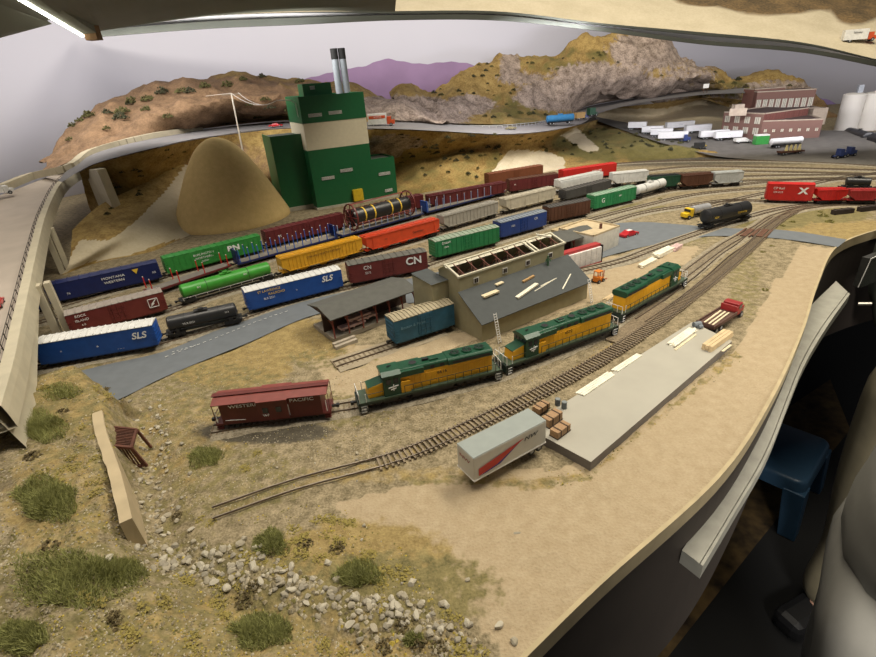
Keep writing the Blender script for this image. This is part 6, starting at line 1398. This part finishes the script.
# static grass tufts: soft green patches
TG1 = M('static_grass', (.27, .275, .09), .9, var=.2, scale=200)
def tuft(x, y, rx, ry, hgt, label, n=1500, mt=TG1):
    c = hit(x, y)[0]; a = hit(x + rx, y)[0]; d = hit(x, y - ry)[0]; t = B(mt); ux = a - c; uy = d - c
    if ux.length > .12: ux = ux.normalized() * .08
    if uy.length > .12: uy = uy.normalized() * .08
    for _ in range(n):
        an = rr.uniform(0, 2 * PI); q = rr.random() ** .6 * (.82 + .5 * noise.noise(Vector((math.cos(an) * 1.3 + x, math.sin(an) * 1.3 + y, .5)))); o_ = ux * (math.cos(an) * q) + uy * (math.sin(an) * q); px_, py_ = proj(c + o_); g_ = hit(px_, py_)[0] - c
        if (g_ - o_).length > .02: g_ = o_
        l = hgt * (1 - .7 * q ** 2) * rr.uniform(.4, 1.1); tip = g_ + Vector((rr.gauss(0, l * .5), rr.gauss(0, l * .5), l)); s = Vector((rr.uniform(-1, 1), rr.uniform(-1, 1), 0)) * .00045
        t.q([g_ - s, g_ + s, tip]); 
    for v_ in range(len(t.v)): t.v[v_] = tuple(t.v[v_])
    o = t.obj('grass_tuft', loc=tuple(c)); tag(o, label, 'grass tuft')
TU = [(38, 427, 34, 20, .012, 'large soft green grass tuft near the bridge abutment'), (62, 392, 22, 10, .007, 'green grass patch at the top left beside the bank edge'), (205, 457, 24, 13, .008, 'green grass tuft right of the gully below the caboose'), (271, 543, 21, 17, .009, 'round green grass tuft at the lower end of the siding'),
      (357, 576, 27, 17, .010, 'green grass tuft among stones right of the gully'), (45, 500, 45, 26, .012, 'big dark green grass patch at the left edge, upper one'), (70, 580, 62, 34, .012, 'biggest dark green grass patch at the lower left'), (258, 632, 40, 18, .012, 'green grass tuft at the bottom edge of the picture'),
      (118, 572, 34, 16, .010, 'green grass patch between the big patch and the gully'), (126, 500, 9, 16, .007, 'dark green grass strip under the plaster wall'), (20, 640, 34, 20, .010, 'green grass in the bottom left corner'), (413, 640, 12, 8, .006, 'small dark green tuft near the bottom stones')]
for x, y, rx, ry, hh, lb_ in TU: tuft(x, y, rx, ry, hh, lb_, n=int(min(5000, 900 + rx * ry * 4.5)))
# hill bushes
BG = [M('bush_olive', (.075, .07, .02), .95, var=.35, scale=150), M('bush_dark', (.045, .045, .02), .95, var=.35, scale=150)]
BMs = [clumpmesh(90 + i, BG[i % 2], 70) for i in range(4)]
def hb(x, y, s, label, group, zs=.8):
    p, nn = hit(x, y)
    if p.z > .45 or p.y > 3.6: return
    o = bpy.data.objects.new('hill_bush', BMs[rr.randrange(4)]); COL.objects.link(o); o.location = p; o.scale = (s, s, s * zs * 1.3); o.rotation_euler = (0, 0, rr.uniform(0, 6)); tag(o, label, 'bush', group)
for x, y in [(54, 142), (61, 134), (73, 126), (80, 121), (89, 116), (70, 140), (107, 113), (107, 129), (130, 104), (122, 112), (121, 118), (146, 110), (133, 102), (162, 93), (182, 92), (190, 92), (205, 87), (228, 86), (243, 80), (262, 77), (168, 117), (148, 100), (265, 100), (258, 118), (224, 124), (243, 122), (281, 78), (300, 82), (250, 105), (270, 108), (290, 110)]:
    hb(x, y, rr.uniform(.018, .03) * (1 if y < 120 else .7), 'dark round bush on the rusty hill behind the highway', 'bushes on the rusty hill')
for _ in range(230):
    x = rr.uniform(430, 720); y = rr.uniform(45, 122); p, nn = hit(x, y)
    if p.z < .17 or p.y < 2.3 or blob(p, rockA) > .5: continue
    hb(x, y, rr.uniform(.007, .015), 'small olive bush on the tall rocky hill', 'bushes on the rocky hill')
for _ in range(230):
    x = rr.uniform(400, 760); y = rr.uniform(128, 178); p, nn = hit(x, y)
    if p.z < .02 or barefn(p) > .2 or abs(nn.z) > .995: continue
    hb(x, y, rr.uniform(.006, .013), 'small olive bush on the golden slope above the yard', 'bushes on the golden slope')
for _ in range(34):
    x = rr.uniform(95, 215); y = rr.uniform(150, 215)
    if y < 232 - (x - 110) * .95: hb(x, y, rr.uniform(.006, .012), 'small dark bush on the brown slope left of the sand cone', 'bushes on the brown slope')
for _ in range(26):
    x = rr.uniform(720, 830); y = rr.uniform(74, 108); p, nn = hit(x, y)
    if p.y > 3.0: hb(x, y, rr.uniform(.014, .024), 'dark bush on the hill behind the brick factory', 'bushes on the factory hill')
for x, y, s in [(640, 214, .008), (650, 213, .006), (634, 217, .006), (792, 222, .009), (783, 226, .007), (823, 216, .014), (830, 222, .012), (765, 290, .007), (772, 246, .006), (763, 252, .006), (660, 199, .008), (820, 212, .008)]:
    clump(x, y, s, 1, 'small olive weed clump beside the tracks at the right', 'shrub', 'trackside_weed', 'weed clumps beside the right tracks', .7)
# dark logs beside the right yard
for i, (x, y) in enumerate(((842, 213.5), (868, 210.5))):
    b = B(M('dark_timber', (.03, .02, .015), .9)); b.box(0, 0, .006, .058, .014, .012, 0); [b.box(-.02 + .02 * k, 0, .0125, .003, .015, .001) for k in range(3)]; tag(b.obj('timber_stack', loc=tuple(at(x, y)), rz=.12), ('dark stacked timbers lying nearer the left at the right yard edge', 'dark stacked timbers at the very right yard edge')[i], 'timber')
# card pocket on the fascia at the right
q0 = atY(868, 262, 1.06); b = B(M('pocket_clear', (.05, .05, .045), .2)); 
pk_ = thing('card_pocket', 'dark plastic card pocket with a pale wire rim on the fascia at the right edge', 'card holder', q0, .45)
b.bb(-.035, .05, -.016, .0, -.05, .02); b.obj('pocket', pk_); b = B(WHITE); b.bar((-.035, -.017, .02), (.05, -.017, .024), .0018); b.bar((-.035, -.017, .02), (-.05, -.017, -.045), .0014); b.obj('wire_rim', pk_)
b = B(M('steel_bright', (.5, .48, .42), .3, .6)); b.cyl((0, 0, 0), (.02, -.012, .004), .004, 10); q = atY(858, 304, 1.0); tag(b.obj('metal_knob', loc=tuple(q)), 'small bright metal switch knob below the card pocket', 'knob')
# ------------------------------------------------------------------ stool
SB = M('stool_blue', (.035, .085, .15), .35, var=.06, scale=20); sz = -.955; C0 = Vector((1.24, 1.257, 0)) ; u = Vector((.76, .65, 0)).normalized(); v_ = Vector((-.65, .76, 0)).normalized(); us, vs2 = .33, .27
ctr = C0 + u * us / 2 + v_ * vs2 / 2; yw = math.atan2(u.y, u.x); hS = sz - FZ
st = thing('step_stool', 'blue plastic step stool on the dark floor under the curved ledge', 'stool', Vector((ctr.x, ctr.y, FZ)), yw)
b = B(SB); n = 6
def rr_(w2, h2, r, z, N=5):
    o = []
    for cx, cy, a0 in ((w2 - r, h2 - r, 0), (-w2 + r, h2 - r, 90), (-w2 + r, -h2 + r, 180), (w2 - r, -h2 + r, 270)):
        for k in range(N + 1): a = math.radians(a0 + 90 * k / N); o.append((cx + math.cos(a) * r, cy + math.sin(a) * r, z))
    return o
rings = [rr_(us / 2 - .012, vs2 / 2 - .012, .03, hS), rr_(us / 2 - .004, vs2 / 2 - .004, .035, hS - .004), rr_(us / 2, vs2 / 2, .038, hS - .012), rr_(us / 2 + .004, vs2 / 2 + .004, .04, hS - .055)]
N = len(rings[0]); vsx = [p for r in rings for p in r]; b.mesh(vsx, [tuple(range(N))] + [(k * N + j, (k + 1) * N + j, (k + 1) * N + (j + 1) % N, k * N + (j + 1) % N) for k in range(3) for j in range(N)]); b.obj('seat', st, smooth=True)
for sx in (-1, 1):
    for sy in (-1, 1):
        b = B(SB); w1_, w2_ = .035, .028; X, Y_ = us / 2 - .028, vs2 / 2 - .028; o_ = .022
        vt = [(sx * (X + i * w1_), sy * (Y_ + j * w1_), hS - .045) for i, j in ((-1, -1), (1, -1), (1, 1), (-1, 1))]; vb = [(sx * (X + o_ + i * w2_), sy * (Y_ + o_ + j * w2_), 0) for i, j in ((-1, -1), (1, -1), (1, 1), (-1, 1))]
        b.mesh(vt + vb, [(0, 1, 2, 3), (7, 6, 5, 4), (0, 4, 5, 1), (1, 5, 6, 2), (2, 6, 7, 3), (3, 7, 4, 0)]); b.obj('leg', st, bevel=.004)
# ------------------------------------------------------------------ people at the right edge
def skinned(name, verts, edges, parent, mat, root=0, lv=2):
    me = bpy.data.meshes.new(name); me.from_pydata([v[:3] for v in verts], edges, []); o = bpy.data.objects.new(name, me); COL.objects.link(o); o.parent = parent
    sk = o.modifiers.new('skin', 'SKIN'); sk.use_smooth_shade = True; lay = me.skin_vertices if len(me.skin_vertices) else None
    if lay is None:
        bpy.context.view_layer.objects.active = o
        import bmesh
        bm = bmesh.new(); bm.from_mesh(me); bm.verts.layers.skin.verify(); bm.to_mesh(me); bm.free(); lay = me.skin_vertices
    for i, v in enumerate(verts):
        r = v[3]; lay[0].data[i].radius = r if isinstance(r, tuple) else (r, r)
        lay[0].data[i].use_root = (i == root)
    s = o.modifiers.new('sub', 'SUBSURF'); s.levels = lv; s.render_levels = lv; me.materials.append(mat)
    return o
def person(label, loc, rz, jacket, trousers):
    t = thing('person', label, 'person', loc, rz); SKN = M('skin', (.45, .26, .18), .5); HAIR = M('hair_dark', (.05, .035, .025), .7)
    # body: pelvis 0, spine, neck, head, arms, legs
    V = [(0, 0, .95, (.15, .11)), (0, 0, 1.15, (.14, .10)), (0, .0, 1.36, (.17, .11)), (0, 0, 1.48, .055), (0, -.01, 1.56, .075), (0, -.02, 1.68, .092)]
    Ed = [(0, 1), (1, 2), (2, 3), (3, 4), (4, 5)]
    for s in (-1, 1):
        k = len(V); V += [(s * .17, 0, 1.40, .055), (s * .23, .0, 1.14, .042), (s * .16, -.20, 1.28, .030), (s * .13, -.22, 1.34, (.033, .018))]; Ed += [(2, k), (k, k + 1), (k + 1, k + 2), (k + 2, k + 3)]
        for f in range(4): j = len(V); V += [(s * (.10 + .016 * f), -.235, 1.40, .009), (s * (.10 + .016 * f), -.262, 1.43 - .006 * abs(f - 1.5), .008)]; Ed += [(k + 3, j), (j, j + 1)]
        j = len(V); V += [(s * .09, -.235, 1.35, .010), (s * .075, -.25, 1.38, .008)]; Ed += [(k + 3, j), (j, j + 1)]
        k = len(V); V += [(s * .09, 0, .88, .078), (s * .10, -.01, .50, .055), (s * .10, .02, .10, .040), (s * .11, -.08, .030, (.030, .022))]; Ed += [(0, k), (k, k + 1), (k + 1, k + 2), (k + 2, k + 3)]
    V = [((.12 * (1 if v[0] > 0 else -1) + (v[0] - .13 * (1 if v[0] > 0 else -1)) * .3), (v[1] + .22) * .3, 1.0 + (v[2] - 1.34) * .3, v[3]) if i > 5 and abs(v[0]) > .06 and v[1] < -.15 and v[2] > 1.2 else v for i, v in enumerate(V)]   # hands in the jacket pockets
    skinned('body', V, Ed, t, SKN)
    tr_ = [(0, 0, 1.0, (.19, .15)), (0, 0, .90, (.20, .155))]; te = [(0, 1)]
    for s in (-1, 1): k = len(tr_); tr_ += [(s * .095, 0, .78, .125), (s * .10, -.01, .50, .095), (s * .105, .015, .28, .075), (s * .105, .0, .035, .088)]; te += [(1, k), (k, k + 1), (k + 1, k + 2), (k + 2, k + 3)]
    skinned('trousers', tr_, te, t, trousers)
    jk = [(0, 0, .86, (.20, .155)), (0, 0, 1.02, (.19, .145)), (0, 0, 1.2, (.175, .13)), (0, 0, 1.37, (.185, .125)), (0, 0, 1.46, .075)]; je = [(0, 1), (1, 2), (2, 3), (3, 4)]
    for s in (-1, 1): k = len(jk); jk += [(s * .18, 0, 1.40, .075), (s * .235, 0, 1.14, .062), (s * .18, -.17, 1.25, .050)]; je += [(3, k), (k, k + 1), (k + 1, k + 2)]
    jk = [(v[0], -.02, .96, .055) if v[1] < -.15 else v for v in jk]
    o = skinned('jacket', jk, je, t, jacket)
    tx = bpy.data.textures.new('folds', 'CLOUDS'); tx.noise_scale = .13; dm = o.modifiers.new('folds', 'DISPLACE'); dm.texture = tx; dm.strength = .035; dm.mid_level = .5
    b = B(HAIR); b.cyl((0, .01, 1.70), (0, .01, 1.775), .098, 20, 0, .05); b.cyl((0, .02, 1.60), (0, .01, 1.70), .088, 20, 0, .098); o = b.obj('hair', t, smooth=True); o.modifiers.new('s', 'SUBSURF').levels = 1
    b = B(SKN); b.cyl((0, -.10, 1.66), (0, -.125, 1.645), .014, 8, 0, .008); [b.cyl((s * .092, 0, 1.64), (s * .092, 0, 1.69), .012, 8) for s in (-1, 1)]; b.obj('face_feature', t)
    b = B(WHITE, BLACK); [b.cyl((s * .034, -.096, 1.685), (s * .034, -.104, 1.685), .010, 10) for s in (-1, 1)]; [b.cyl((s * .034, -.104, 1.685), (s * .034, -.106, 1.685), .005, 8, 1) for s in (-1, 1)]; b.obj('eye', t)
    for s in (-1, 1): b = B(BLACK); b.bb(-.045, .045, -.18, .09, 0, .075); o = b.obj('shoe', t, (s * .11, 0, 0), bevel=.025)
    return t
JK = M('jacket_grey', (.30, .29, .25), .9, var=.18, scale=9, bump=.5); KH = M('trousers_olive', (.22, .19, .12), .9, var=.15, scale=14, bump=.5); DKT = M('trousers_dark', (.03, .03, .035), .9)
pa = at(0, 0)
person('person in a grey jacket standing close at the lower right edge', Vector((.705, .455, FZ)), -2.29, JK, M('trousers_grey', (.24, .23, .20), .9, var=.15, scale=12))
person('person in olive trousers standing beyond the blue stool at the right edge', Vector((1.19, .87, FZ)), -1.2, M('jacket_green', (.06, .07, .05), .9), KH)
